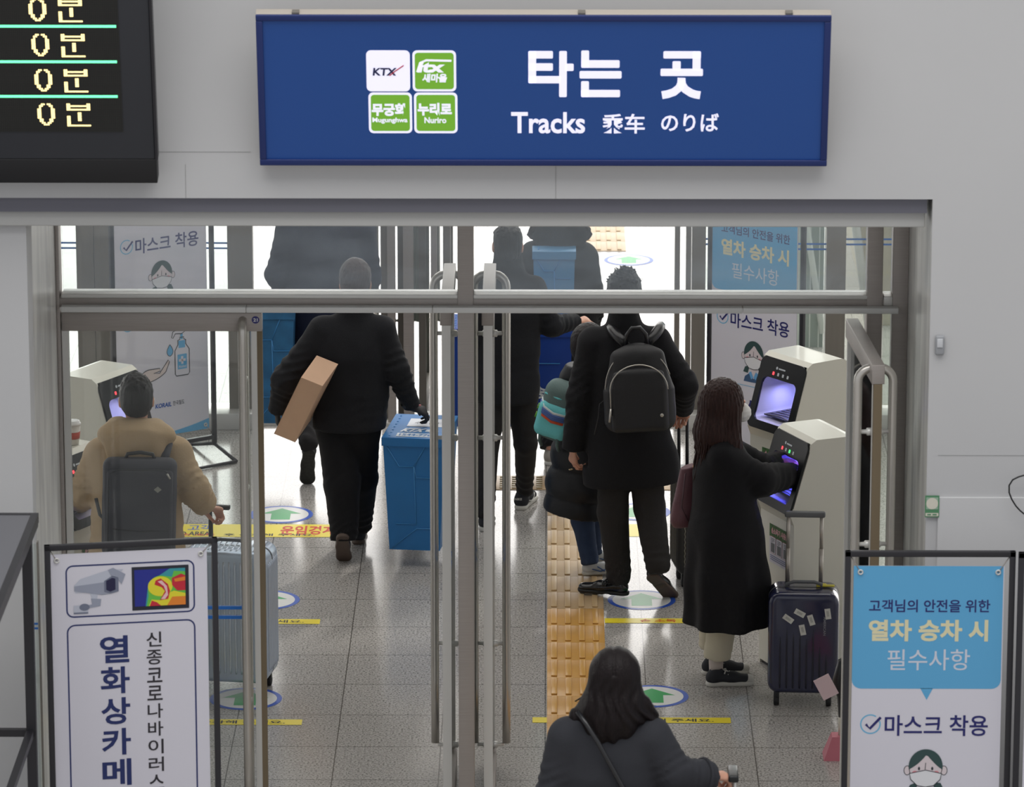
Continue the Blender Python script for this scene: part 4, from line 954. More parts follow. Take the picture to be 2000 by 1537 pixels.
# ================================================================ FIGURE TOOLS (distance fields -> smooth meshes)
V3 = lambda *a: np.array(a, dtype=np.float64)
def arr(p): return np.array(tuple(p), dtype=np.float64)
def nrm(v): return v / (np.linalg.norm(v) + 1e-9)
class Field:
    def __init__(s, lo, hi, h):
        s.lo = np.array(lo) - 3 * h; s.h = h; s.n = np.ceil((np.array(hi) + 3 * h - s.lo) / h).astype(int) + 1
        s.D = np.full(s.n, 1.0, np.float32)
    def sub(s, lo, hi, pad):
        a = np.maximum(0, np.floor((lo - pad - s.lo) / s.h).astype(int)); b = np.minimum(s.n, np.ceil((hi + pad - s.lo) / s.h).astype(int) + 1)
        if (b <= a).any(): return None
        g = [(s.lo[i] + s.h * np.arange(a[i], b[i])).astype(np.float32) for i in range(3)]
        return tuple(slice(a[i], b[i]) for i in range(3)), g[0][:, None, None], g[1][None, :, None], g[2][None, None, :]
    def mix(s, sl, d, k):
        a = s.D[sl]
        if k <= 0: s.D[sl] = np.minimum(a, d); return
        h = np.clip(.5 + .5 * (a - d) / k, 0, 1); s.D[sl] = a * (1 - h) + d * h - k * h * (1 - h)
    def cone(s, a, b, ra, rb, k=.03, flat=None, fold=0, nf=4, at=.5, wid=.35, ph=0.0, neg=False):
        a = arr(a); b = arr(b); R = max(ra, rb); q = s.sub(np.minimum(a, b) - R, np.maximum(a, b) + R, k + abs(fold) + s.h * 2)
        if q is None: return s
        sl, X, Y, Z = q; d = b - a; L2 = float(d @ d) + 1e-9
        PX_, PY_, PZ_ = X - a[0], Y - a[1], Z - a[2]
        tt = np.clip((PX_ * d[0] + PY_ * d[1] + PZ_ * d[2]) / L2, 0, 1)
        qx, qy, qz = PX_ - tt * d[0], PY_ - tt * d[1], PZ_ - tt * d[2]
        r = ra + (rb - ra) * tt
        if flat is not None:
            ax, f = flat; ax = nrm(arr(ax)); c = qx * ax[0] + qy * ax[1] + qz * ax[2]; g = (1 / f - 1)
            ex, ey, ez = qx + c * ax[0] * g, qy + c * ax[1] * g, qz + c * ax[2] * g
            m = np.sqrt(ex * ex + ey * ey + ez * ez) + 1e-6; dl = np.sqrt(qx * qx + qy * qy + qz * qz)
            D = np.where(m < 1e-4, -r * f, (m - r) * np.clip(dl / m, f, 1))
        else: D = np.sqrt(qx * qx + qy * qy + qz * qz) - r
        if fold:
            u = nrm(np.cross(d, V3(.3, .9, .2))); v = nrm(np.cross(d, u))
            an = np.arctan2(qx * u[0] + qy * u[1] + qz * u[2], qx * v[0] + qy * v[1] + qz * v[2])
            w_ = np.exp(-((tt - at) / wid) ** 2)
            D = D + fold * w_ * (np.abs(np.sin(math.pi * nf * tt + 2.4 * np.sin(an + ph) + 1.1 * np.sin(2 * an + ph * 2.3))) - .6)
        if neg:
            A_ = s.D[sl]; s.D[sl] = np.maximum(A_, -D)
        else: s.mix(sl, D.astype(np.float32), k)
        return s
    def ell(s, c, r, k=.02, R=None, neg=False):
        c = arr(c); r = np.array(r, float); m = r.max(); q = s.sub(c - m, c + m, k + s.h * 2)
        if q is None: return s
        sl, X, Y, Z = q; x, y, z = X - c[0], Y - c[1], Z - c[2]
        if R is not None: x, y, z = (x * R[0][0] + y * R[0][1] + z * R[0][2], x * R[1][0] + y * R[1][1] + z * R[1][2], x * R[2][0] + y * R[2][1] + z * R[2][2])
        k0 = np.sqrt((x / r[0]) ** 2 + (y / r[1]) ** 2 + (z / r[2]) ** 2) + 1e-6
        k1 = np.sqrt((x / r[0] ** 2) ** 2 + (y / r[1] ** 2) ** 2 + (z / r[2] ** 2) ** 2) + 1e-6
        D = k0 * (k0 - 1) / k1; D = np.where(k0 < .05, -r.min(), D)
        if neg: s.D[sl] = np.maximum(s.D[sl], -D)
        else: s.mix(sl, D.astype(np.float32), k)
        return s
    def rbox(s, c, half, rad, k=.0, R=None):
        c = arr(c); half = np.array(half, float); m = float(np.linalg.norm(half)) + rad; q = s.sub(c - m, c + m, k + s.h * 2)
        sl, X, Y, Z = q; x, y, z = X - c[0], Y - c[1], Z - c[2]
        if R is not None: x, y, z = (x * R[0][0] + y * R[0][1] + z * R[0][2], x * R[1][0] + y * R[1][1] + z * R[1][2], x * R[2][0] + y * R[2][1] + z * R[2][2])
        hx, hy, hz = half - rad
        ax, ay, az = np.abs(x) - hx, np.abs(y) - hy, np.abs(z) - hz
        D = np.sqrt(np.maximum(ax, 0) ** 2 + np.maximum(ay, 0) ** 2 + np.maximum(az, 0) ** 2) + np.minimum(np.maximum(ax, np.maximum(ay, az)), 0) - rad
        s.mix(sl, D.astype(np.float32), k); return s
    def cut(s, p, n, lo=None, hi=None):
        """remove everything on the side the normal points to (optionally only within a box)"""
        p = arr(p); n = nrm(arr(n)); q = s.sub(s.lo if lo is None else np.array(lo), (s.lo + s.n * s.h) if hi is None else np.array(hi), 0)
        sl, X, Y, Z = q; D = ((X - p[0]) * n[0] + (Y - p[1]) * n[1] + (Z - p[2]) * n[2]).astype(np.float32)
        s.D[sl] = np.maximum(s.D[sl], D); return s
    def ripple(s, fn):
        q = s.sub(s.lo, s.lo + s.n * s.h, 0); sl, X, Y, Z = q; s.D[sl] = s.D[sl] + fn(X, Y, Z).astype(np.float32); return s
    def wrinkle(s, amp, sc_=9.0, seed=0, zs=.6):
        rg = np.random.RandomState(seed); q = s.sub(s.lo, s.lo + s.n * s.h, 0); sl, X, Y, Z = q; acc = 0
        for i in range(5):
            v = rg.normal(size=3); v[2] *= zs; v = v / np.linalg.norm(v) * sc_ * (1 + .55 * i); p1, p2 = rg.uniform(0, 6.28, 2); w_ = rg.normal(size=3) * sc_ * .7
            acc = acc + (1 - 2 * np.abs(np.sin((X * v[0] + Y * v[1] + Z * v[2]) + 1.3 * np.sin(X * w_[0] + Y * w_[1] + Z * w_[2] + p2) + p1))) / (1 + .6 * i)
        s.D[sl] = s.D[sl] - (amp * acc / 2.2).astype(np.float32); return s
    def mesh(s, it=1):
        D = s.D; ins = D < 0; nx, ny, nz = D.shape; idx = np.arange(D.size).reshape(D.shape)
        c = np.zeros((nx - 1, ny - 1, nz - 1), np.int8)
        for i in (0, 1):
            for j in (0, 1):
                for k in (0, 1): c += ins[i:nx - 1 + i, j:ny - 1 + j, k:nz - 1 + k]
        act = (c > 0) & (c < 8); ci = np.argwhere(act); vid = -np.ones(act.shape, np.int64); vid[act] = np.arange(len(ci))
        acc = np.zeros((len(ci), 3)); cnt = np.zeros(len(ci))
        cor = [(i, j, k) for i in (0, 1) for j in (0, 1) for k in (0, 1)]
        for a in cor:
            for ax in range(3):
                if a[ax]: continue
                b = list(a); b[ax] = 1
                pa = ci + a; pb = ci + b; da = D[pa[:, 0], pa[:, 1], pa[:, 2]]; db = D[pb[:, 0], pb[:, 1], pb[:, 2]]
                m = (da < 0) != (db < 0); t_ = np.where(m, da / np.where(m, da - db, 1), 0)
                pt = np.array(a)[None, :] + t_[:, None] * (np.array(b) - np.array(a))[None, :]
                acc[m] += pt[m]; cnt[m] += 1
        V = s.lo + (ci + acc / np.maximum(cnt, 1)[:, None]) * s.h
        Fs = []
        for ax in range(3):
            o1, o2 = [(1, 2), (2, 0), (0, 1)][ax]
            A = [slice(None)] * 3; Bq = [slice(None)] * 3; A[ax] = slice(0, D.shape[ax] - 1); Bq[ax] = slice(1, None)
            ch = ins[tuple(A)] != ins[tuple(Bq)]; e = np.argwhere(ch)
            e = e[(e[:, o1] > 0) & (e[:, o2] > 0) & (e[:, o1] < D.shape[o1] - 1) & (e[:, o2] < D.shape[o2] - 1)]
            u = np.zeros(3, int); u[o1] = 1; v = np.zeros(3, int); v[o2] = 1
            g = lambda p: vid[p[:, 0], p[:, 1], p[:, 2]]
            q = np.stack([g(e - u - v), g(e - v), g(e), g(e - u)], 1)
            fl = ins[e[:, 0], e[:, 1], e[:, 2]]; q[~fl] = q[~fl][:, ::-1]; Fs.append(q)
        Fq = np.concatenate(Fs); Fq = Fq[(Fq >= 0).all(1)]
        for _ in range(it):
            S = np.zeros_like(V); n = np.zeros(len(V))
            for a, b in ((0, 1), (1, 2), (2, 3), (3, 0)):
                np.add.at(S, Fq[:, a], V[Fq[:, b]]); np.add.at(n, Fq[:, a], 1); np.add.at(S, Fq[:, b], V[Fq[:, a]]); np.add.at(n, Fq[:, b], 1)
            V = V * .5 + .5 * S / np.maximum(n, 1)[:, None]
        return V, Fq
def vmesh(name, parts, off=None):
    """parts: list of (V, F) joined into one mesh"""
    Vs, Fs, n = [], [], 0
    for V, Fq in parts: Vs.append(V - (off if off is not None else 0)); Fs.append(Fq + n); n += len(V)
    V = np.concatenate(Vs).astype(np.float32); Fq = np.concatenate(Fs).astype(np.int32)
    me = bpy.data.meshes.new(name); me.vertices.add(len(V)); me.vertices.foreach_set('co', V.ravel()); me.loops.add(Fq.size); me.loops.foreach_set('vertex_index', Fq.ravel())
    me.polygons.add(len(Fq)); me.polygons.foreach_set('loop_start', np.arange(0, Fq.size, 4, dtype=np.int32)); me.polygons.foreach_set('loop_total', np.full(len(Fq), 4, np.int32))
    me.polygons.foreach_set('use_smooth', np.ones(len(Fq), bool)); me.update(calc_edges=True); me.validate(); return me
def piece(name, f, m, root, it=1):
    me = vmesh(name, [f.mesh(it)], arr(root.location)); return link(name, me, m, root)
def xf(VF, M4):
    V, Fq = VF; A = np.array(M4); return V @ A[:3, :3].T + A[:3, 3], (Fq[:, ::-1] if np.linalg.det(A[:3, :3]) < 0 else Fq)
def frame(o, y, z):
    """matrix with local y along y, local z near z"""
    y = nrm(arr(y)); x = nrm(np.cross(y, arr(z))); z = np.cross(x, y); M4 = np.eye(4); M4[:3, 0] = x; M4[:3, 1] = y; M4[:3, 2] = z; M4[:3, 3] = arr(o); return M4

# ---- hand: wrist at origin, fingers along +y, back of the hand +z, thumb on -x side
_hc = {}
def hand_geo(curl):
    if curl in _hc: return _hc[curl]
    f = Field((-.07, -.06, -.10), (.07, .20, .05), .0034)
    f.cone((0, -.05, 0), (0, .0, 0), .026, .025, .01, ((0, 0, 1), .75)).cone((0, .0, 0), (0, .055, -.002), .030, .036, .02, ((0, 0, 1), .42)).cone((-.026, .075, -.003), (.030, .068, -.003), .012, .011, .02)
    L_ = [(-.029, .088, (.038, .024, .019)), (-.010, .093, (.043, .027, .020)), (.010, .090, (.040, .025, .019)), (.029, .080, (.031, .020, .017))]
    for i, (x, y, ls) in enumerate(L_):
        p = V3(x, y - .012, -.002); an = 0; sp = (x) * 1.6; rr = [.0088, .0080, .0074, .0066]
        if i == 3: rr = [r * .88 for r in rr]
        for q, l in enumerate(ls):
            an += math.radians(curl * (0.75, 1.0, .8)[q] + i * 3 + (4 if q else 0))
            l2 = l + (.012 if q == 0 else 0); d = V3(math.sin(sp * (1 - curl / 90)) * .6 if q == 0 else sp * .1, math.cos(an), -math.sin(an)); n2 = p + nrm(d) * l2
            f.cone(p, n2, rr[q], rr[q + 1], .004); p = n2
    c = curl / 70
    p = V3(-.022, .012, -.008); p1 = V3(-.046, .040, -.018 - .008 * c); p2 = V3(-.054 + .012 * c, .068, -.026 - .020 * c); p3 = V3(-.052 + .024 * c, .088 - .004 * c, -.032 - .030 * c)
    f.cone(p, p1, .016, .0125, .014).cone(p1, p2, .0112, .0096, .005).cone(p2, p3, .0095, .0078, .004)
    _hc[curl] = f.mesh(1); return _hc[curl]
def hand(wr, dr, back, curl=35, left=False, s=1.0):
    M4 = frame(wr, dr, back); 
    if left: M4[:3, 0] *= -1
    M4[:3, :3] *= s; return xf(hand_geo(curl), M4)

# ---- shoes: heel back at origin on the floor, toe along +y, 0.27 long
_sh = {}
def shoe_geo(kind):
    if kind in _sh: return _sh[kind]
    lo, hi = (-.07, -.02, -.01), (.07, .30, .13)
    so = Field(lo, hi, .004); up = Field(lo, hi, .004); r = {}
    if kind in ('sneaker', 'canvas', 'child'):
        so.cone((0, .038, .012), (-.004, .12, .012), .036, .033, .02, ((0, 0, 1), .7)).cone((-.004, .12, .012), (.0, .222, .014), .036, .044, .02, ((0, 0, 1), .6)); so.ripple(lambda X, Y, Z: np.maximum(0, 0 * X + 0 * Y + Z - .026) * 3)
        so.cut((0, 0, .026 if kind != 'canvas' else .030), (0, 0, 1)).cut((0, 0, .0), (0, 0, -1))
        up.cone((0, .040, .045), (0, .06, .082), .034, .030, .02).cone((0, .05, .05), (-.002, .15, .045), .033, .032, .03).cone((-.002, .14, .04), (0, .222, .034), .034, .036, .03, ((0, 0, 1), .75)); up.ell((0, .055, .115), (.024, .036, .04), neg=True); up.cut((0, 0, .022), (0, 0, -1)).cut((0, 0, .098), (0, 0, 1))
    else:
        so.cone((0, .036, .012), (0, .10, .012), .036, .030, .02, ((0, 0, 1), .7)).cone((0, .12, .012), (0, .235, .012), .036, .043, .02, ((0, 0, 1), .6)).cut((0, 0, .020), (0, 0, 1)).cut((0, 0, 0), (0, 0, -1))
        so.ell((0, .115, -.004), (.06, .022, .012), neg=True)
        up.cone((0, .040, .04), (0, .055, .070), .032, .028, .02).cone((0, .05, .045), (0, .15, .036), .031, .034, .03, ((0, 0, 1), .9)).cone((0, .15, .034), (0, .238, .026), .035, .036, .03, ((0, 0, 1), .62)); up.ell((0, .055, .10), (.022, .034, .032), neg=True); up.cut((0, 0, .018), (0, 0, -1)).cut((0, 0, .084), (0, 0, 1))
    _sh[kind] = (so.mesh(1), up.mesh(1)); return _sh[kind]
def shoe(root, heel, toe, kind, mu, ms, s=1.0, roll=(0, 0, 1), lace=None, cap=None, name='shoe', stripe=None, deco=None):
    heel = arr(heel); toe = arr(toe); M4 = frame(heel, toe - heel, roll); M4[:3, :3] *= s
    so, up = shoe_geo(kind); off = arr(root.location)
    o = link(name, vmesh(name, [xf(up, M4)], off), mu, root); link('sole', vmesh('sole', [xf(so, M4)], off), ms, o)
    T = Matrix([list(r_) for r_ in M4]); T = Matrix.Translation(-Vector(off)) @ T
    if lace:
        b = B()
        for q in range(5):
            y = .105 + q * .019; z = .086 - q * .0085; b.tube([T @ Vector((-.026, y, z - .012)), T @ Vector((0, y + .008, z + .002)), T @ Vector((.026, y - .002, z - .012))], .0034, 6)
        b.tube([T @ Vector((-.008, .10, .088)), T @ Vector((-.04, .118, .082)), T @ Vector((-.012, .104, .09)), T @ Vector((.03, .12, .088)), T @ Vector((.008, .10, .09))], .003, 6)
        b.build('laces', lace, o)
    if cap:
        f = Field((-.06, .2, 0), (.06, .29, .07), .004).cone((0, .20, .03), (0, .232, .031), .034, .036, .01, ((0, 0, 1), .8)); f.cut((0, .212, 0), (0, -1, 0)).cut((0, 0, .02), (0, 0, -1)); link('toe_cap', vmesh('toe_cap', [xf(f.mesh(1), M4)], off), cap, o)
    if stripe:
        b = B()
        for sg in (-1, 1):
            for pts in stripe: b.tube([T @ Vector((sg * x, y, z)) for x, y, z in pts], .0032, 6)
        b.build('side_stripe', deco, o)
    return o

# ---- heads
_hd = {}
def head_geo():
    if not _hd:
        f = Field((-.10, -.13, -.24), (.10, .13, .13), .0048)     # centre of the skull at origin, face +y
        f.ell((0, -.018, .025), (.074, .094, .088), .02).ell((0, .018, -.03), (.062, .078, .085), .03).cone((0, .045, -.085), (0, .055, -.095), .030, .026, .04)
        f.cone((0, -.02, -.07), (0, -.022, -.15), .051, .048, .03).ell((0, .094, -.022), (.011, .016, .02), .012).cone((0, .083, .01), (0, .098, -.022), .007, .010, .01)
        for s_ in (-1, 1):
            f.ell((s_ * .078, -.01, -.018), (.010, .020, .031), .006).ell((s_ * .084, -.004, -.016), (.006, .011, .018), neg=True).ell((s_ * .031, .084, .004), (.017, .012, .010), neg=True).ell((s_ * .031, .074, .003), (.012, .012, .009), .003).cone((s_ * .018, .088, .020), (s_ * .046, .078, .019), .006, .005, .008).ell((s_ * .036, .06, -.035), (.022, .022, .02), .02)
        f.cone((-.02, .085, -.062), (.02, .085, -.062), .006, .006, .006).cone((-.018, .083, -.071), (.018, .083, -.071), .007, .007, .006)
        _hd[0] = f.mesh(1)
    return _hd[0]
def figure(label, J, fwd, skin=SKIN, hs=1.0, hf=None, extra=None, hands=(), legs=True, lean=0.0, r=1.0):
    """root empty + one continuous body mesh (head, neck, trunk, limbs, hands)"""
    base = (J['pe'][0], J['pe'][1], 0); root = thing('person', label, 'person', base); root['kind'] = 'thing'; del root['kind']
    f = Field(np.min([J[k] for k in J], 0) - .2, np.max([J[k] for k in J], 0) + .2, .022); fw = nrm(arr(fwd))
    f.cone(J['nk'] - V3(0, 0, .14), J['pe'], .10 * r, .12 * r, .05, (fw, .7)).cone(J['sL'], J['sR'], .05 * r, .05 * r, .05)
    for s_ in 'LR':
        f.cone(J['s' + s_], J['e' + s_], .040 * r, .032 * r, .03).cone(J['e' + s_], J['w' + s_], .031 * r, .024 * r, .02)
        if legs: f.cone(J['pe'], J['h' + s_], .09 * r, .08 * r, .04).cone(J['h' + s_], J['k' + s_], .068 * r, .045 * r, .03).cone(J['k' + s_], J['a' + s_], .043 * r, .032 * r, .02)
    hfw = nrm(arr(hf if hf is not None else fw)); M4 = frame(J['hd'], hfw, (0, 0, 1)); M4[:3, :3] *= hs
    # neck joint follows from head centre to the trunk
    g = Field(np.minimum(J['hd'], J['nk']) - .12, np.maximum(J['hd'], J['nk']) + .12, .009).cone(J['hd'] + V3(0, 0, -.06) * hs - hfw * .02, J['nk'] + V3(0, 0, -.05), .050 * hs, .062 * r, .02)
    parts = [f.mesh(2), g.mesh(1), xf(head_geo(), M4)]
    for h_ in hands: parts.append(h_)
    link('body', vmesh('body', parts, arr(root.location)), skin, root)
    return root
def jnt(D, **kw):
    J = {}
    for k, (px, py, dd) in kw.items(): J[k] = arr(P(px, py, D + dd))
    return J

# ---- clothes
def jacket(root, J, fwd, m, name='jacket', tr=(.19, .17, .18), hem=None, sl=(.070, .058, .048), fl=.66, collar=.06, h=.0095, skirt=None, wr=.004, seed=1, cuffs=(0, 0), fold=.010, sh=.07, cut_wr=True, extra=None, hemn=(0, 0, -1), slk=.022):
    fw = nrm(arr(fwd)); pts = [J[k] for k in ('nk', 'sL', 'sR', 'eL', 'eR', 'wL', 'wR', 'pe')] + ([hem] if hem is not None else []) + ([arr(hem) + V3(.25, 0, 0), arr(hem) - V3(.25, 0, 0)] if hem is not None else [])
    f = Field(np.min(pts, 0) - .22, np.max(pts, 0) + .22, h)
    ch = (J['nk'] * .62 + J['pe'] * .38) if 'ch' not in J else J['ch']; wa = (J['nk'] * .3 + J['pe'] * .7) if 'wa' not in J else J['wa']; pe = J['pe']
    f.cone(J['sL'], J['sR'], sh, sh, .05).cone(J['nk'], ch, .085, tr[0] * .9, .07, (fw, fl)).cone(ch, wa, tr[0], tr[1], .06, (fw, fl)).cone(wa, pe, tr[1], tr[2], .05, (fw, fl * 1.02), fold=fold * .7, nf=3, wid=.8)
    if skirt:
        prev = pe; pr = tr[2]
        for q, (p, rr, ff) in enumerate(skirt): f.cone(prev, arr(p), pr, rr, .05, (fw, ff)); prev = arr(p); pr = rr
    if collar: f.cone(J['nk'] + V3(0, 0, -.04), J['nk'] + V3(0, 0, collar) - fw * .012, .088, .078, .03); 
    if extra: extra(f)
    for i, s_ in enumerate('LR'):
        S, E_, Wq = J['s' + s_], J['e' + s_], J['w' + s_]
        f.cone(S, E_, sl[0], sl[1], slk, fold=fold, nf=5, at=.9, wid=.45, ph=i * 2.1).cone(E_, Wq, sl[1], sl[2], slk, fold=fold, nf=5, at=.15, wid=.5, ph=1 + i)
    f.wrinkle(wr, 11, seed)
    if cut_wr:
        for s_ in 'LR':
            d = nrm(J['w' + s_] - J['e' + s_]); p = J['w' + s_] + d * .0; f.cut(p, d, p - .075, p + d * .03 + .075)
    if collar:
        tp = J['nk'] + V3(0, 0, collar); f.cone(tp - fw * .01 - V3(0, 0, .03), tp - fw * .01 + V3(0, 0, .05), .056, .060, 0, neg=True); f.cut(tp + V3(0, 0, 0), (0, 0, 1), tp - .11, tp + .13)
    if hem is not None: f.cut(hem, hemn, (f.lo[0], f.lo[1], f.lo[2]), (f.lo[0] + f.n[0] * f.h, f.lo[1] + f.n[1] * f.h, arr(hem)[2] + .1))
    return piece(name, f, m, root)
def trousers(root, J, fwd, m, top=.115, kn=.072, an=.062, hem=.04, h=.0095, fold=.012, name='trousers', seed=3, wr=.003, cut=True, sag=0):
    f = Field(np.min([J[k] for k in ('hL', 'hR', 'kL', 'kR', 'aL', 'aR')], 0) - .18, np.max([J[k] for k in ('hL', 'hR', 'kL', 'kR', 'aL', 'aR')], 0) + .22, h); fw = nrm(arr(fwd))
    f.cone(J['hL'], J['hR'], top * .9, top * .9, .04, (fw, .85))
    for i, s_ in enumerate('LR'):
        A_, K, N = J['h' + s_], J['k' + s_], J['a' + s_]
        f.cone(A_, K, top * .88, kn, .03, fold=fold * .6, nf=5, at=1, wid=.4, ph=i).cone(K, N, kn, an, .02, fold=fold, nf=7, at=.95, wid=.35, ph=2 * i)
    f.wrinkle(wr, 10, seed)
    for s_ in 'LR':
        d = nrm(J['a' + s_] - J['k' + s_]); p = J['a' + s_] + d * hem; f.cut(p, d, p - .10, p + .10)
    return piece(name, f, m, root)
def hairmat(n, c, c2): return M(n, c, .45, spec=.22, bump=.4, bscale=34, stretch=(7, 7, .5), var=.4, vscale=24)
HB = hairmat('black_hair', (24, 21, 21), 0); HBR = hairmat('brown_hair', (52, 33, 30), 0); HDK = hairmat('dark_brown_hair', (24, 17, 18), 0)
def short_hair(root, J, fw, m, hs=1.0, vol=.010, tuft=.0, nape=-.055, sides=-.02, seed=0):
    c = J['hd']; F_ = nrm(arr(fw)); M4 = frame(V3(0, 0, 0), F_, (0, 0, 1))
    f = Field((-.13, -.14, -.12), (.13, .14, .16), .005)
    f.ell((0, -.020, .028), (.076 + vol, .096 + vol, .090 + vol), .02).ell((0, -.045, -.03), (.066 + vol * .6, .066 + vol * .6, .070), .03)
    rg = np.random.RandomState(seed)
    if tuft == 0: tuft = .012
    if tuft:
        for _ in range(150):
            a, b = rg.uniform(0, 6.28), rg.uniform(.1, 1.2); d = V3(math.sin(b) * math.cos(a), math.sin(b) * math.sin(a), math.cos(b)); p = V3(0, -.02, .03) + d * V3(.078, .098, .09); d2 = nrm(d + V3(0, -.3, -.5 * (1 - d[2])) + rg.normal(size=3) * .45)
            f.cone(p, p + d2 * tuft * rg.uniform(.5, 1.2), .008, .0015, .006)
    f.wrinkle(.003, 60, seed, zs=.25)
    f.cut((0, .062, .04), (0, 1, -.35)).cut((0, 0, nape), (0, .25, -1)); f.ell((.085, .012, -.035), (.030, .048, .048), neg=True).ell((-.085, .012, -.035), (.030, .048, .048), neg=True)
    M4[:3, :3] *= hs; M4[:3, 3] = c; return link('hair', vmesh('hair', [xf(f.mesh(0 if tuft > .015 else 1), M4)], arr(root.location)), m, root)
FAB = lambda n, c, **k: M(n, c, .85, spec=.25, bump=.25, bscale=260, sheen=.03, **k)
# ================================================================ PEOPLE
BLK = FAB('black_wool', (25, 25, 28)); BLK2 = FAB('black_nylon', (29, 30, 34)); TRB = FAB('black_trouser', (22, 22, 25)); CHA = FAB('charcoal_wool', (50, 51, 56)); KHA = M('khaki_parka', (186, 160, 126), .7, spec=.3, bump=.15, bscale=120)
NVY = FAB('navy_jacket', (30, 36, 56)); PAD = M('black_padding', (24, 25, 29), .5, spec=.35, bump=.1, bscale=40); JEA = FAB('blue_denim', (52, 66, 92), var=.12, vscale=20); DGT = FAB('dark_grey_trouser', (46, 44, 44)); CRE = FAB('cream_cotton', (206, 198, 176)); SKB = FAB('faded_black_denim', (38, 37, 38))
GLO = M('black_glove', (34, 34, 38), .7); RUBS = M('sole_offwhite', (196, 194, 186), .5); SOLB = M('sole_brown_rubber', (84, 70, 62), .6); SOLK = M('sole_black', (28, 28, 28), .6); SHB = M('black_leather', (22, 22, 24), .22, coat=.3); SHC = M('black_canvas', (34, 36, 42), .75); LAC = M('pale_laces', (204, 204, 198), .6)
SHG = M('grey_beige_knit', (158, 152, 142), .7); SHW = M('white_grey_leather', (196, 198, 198), .5); SBL = M('blue_stripe_shoe', (60, 96, 150), .5); BPG = M('slate_backpack', (66, 66, 74), .75, bump=.2, bscale=300); BPK = M('black_backpack', (27, 27, 30), .55, bump=.1, bscale=200); BPL = M('black_leather_trim', (30, 30, 33), .3, spec=.6)
ZIP = M('silver_zip', (190, 186, 178), .3, metal=.7); MSK = M('white_mask', (226, 226, 224), .7)
BLB = M('blue_crate', (34, 112, 176), .42, var=.05, vscale=5); BLBD = M('blue_crate_edge', (60, 136, 196), .4); BLN = M('deep_blue_crate', (18, 62, 150), .45); WPRT = M('white_crate_print', (206, 214, 222), .5)
off = lambda p, x=0, y=0, z=0: p + V3(x, y, z)

# ---- man in the beige parka at the left kiosk
D = 23.0
J = jnt(D, hd=(266, 776, 0), nk=(268, 845, -.02), sL=(203, 888, 0), sR=(338, 888, 0), eL=(168, 955, .02), eR=(378, 955, -.02), wL=(150, 985, .30), wR=(404, 990, .04), pe=(268, 1080, 0), hL=(240, 1095, 0), hR=(298, 1095, 0))
for s_, x in (('L', -.10), ('R', .10)): J['k' + s_] = J['h' + s_] * V3(1, 1, 0) + V3(x * .1, 0, .48); J['a' + s_] = J['h' + s_] * V3(1, 1, 0) + V3(x * .2, 0, .09)
fw = V3(-.12, 1, 0)
rt = figure('man in a beige hooded parka with slate backpack, seen through the left door glass', J, fw, hands=[hand(J['wR'], (.5, .5, -.25), (0, .2, 1), 60), hand(J['wL'], (-.1, 1, -.1), (0, 0, 1), 25, True)])
def hood(f):
    n = J['nk']; f.ell(n + V3(0, -.07, .01), (.195, .11, .085), .03).ell(n + V3(0, -.13, -.05), (.15, .07, .10), .04).cone(n + V3(-.10, -.02, .045), n + V3(.10, -.02, .045), .035, .035, .03)
    f.ell(n + V3(0, .03, .10), (.085, .09, .09), neg=True)
jacket(rt, J, fw, KHA, 'parka', tr=(.225, .215, .225), hem=J['pe'] + V3(0, 0, -.14), sl=(.092, .082, .062), sh=.092, skirt=[(J['pe'] + V3(0, 0, -.25), .23, .66)], wr=.007, seed=5, fold=.018, collar=0, extra=hood, fl=.68)
trousers(rt, J, fw, TRB)
short_hair(rt, J, fw, HB, 1.02, .006, 0, seed=2)
for s_ in 'LR': q = J['a' + s_] * V3(1, 1, 0); shoe(rt, q + V3(0, -.06, 0), q + V3(0, .2, 0), 'sneaker', SHC, RUBS)
B().tube([Vector(J['hd'] + V3(s, y, z) - arr(rt.location)) for s, y, z in ((-.083, -.005, -.045), (-.088, .02, -.01), (-.07, .07, -.02), (0, .115, -.045), (.07, .07, -.02), (.088, .02, -.01), (.083, -.005, -.045))], .003, 5).build('mask_strap', MSK, rt)
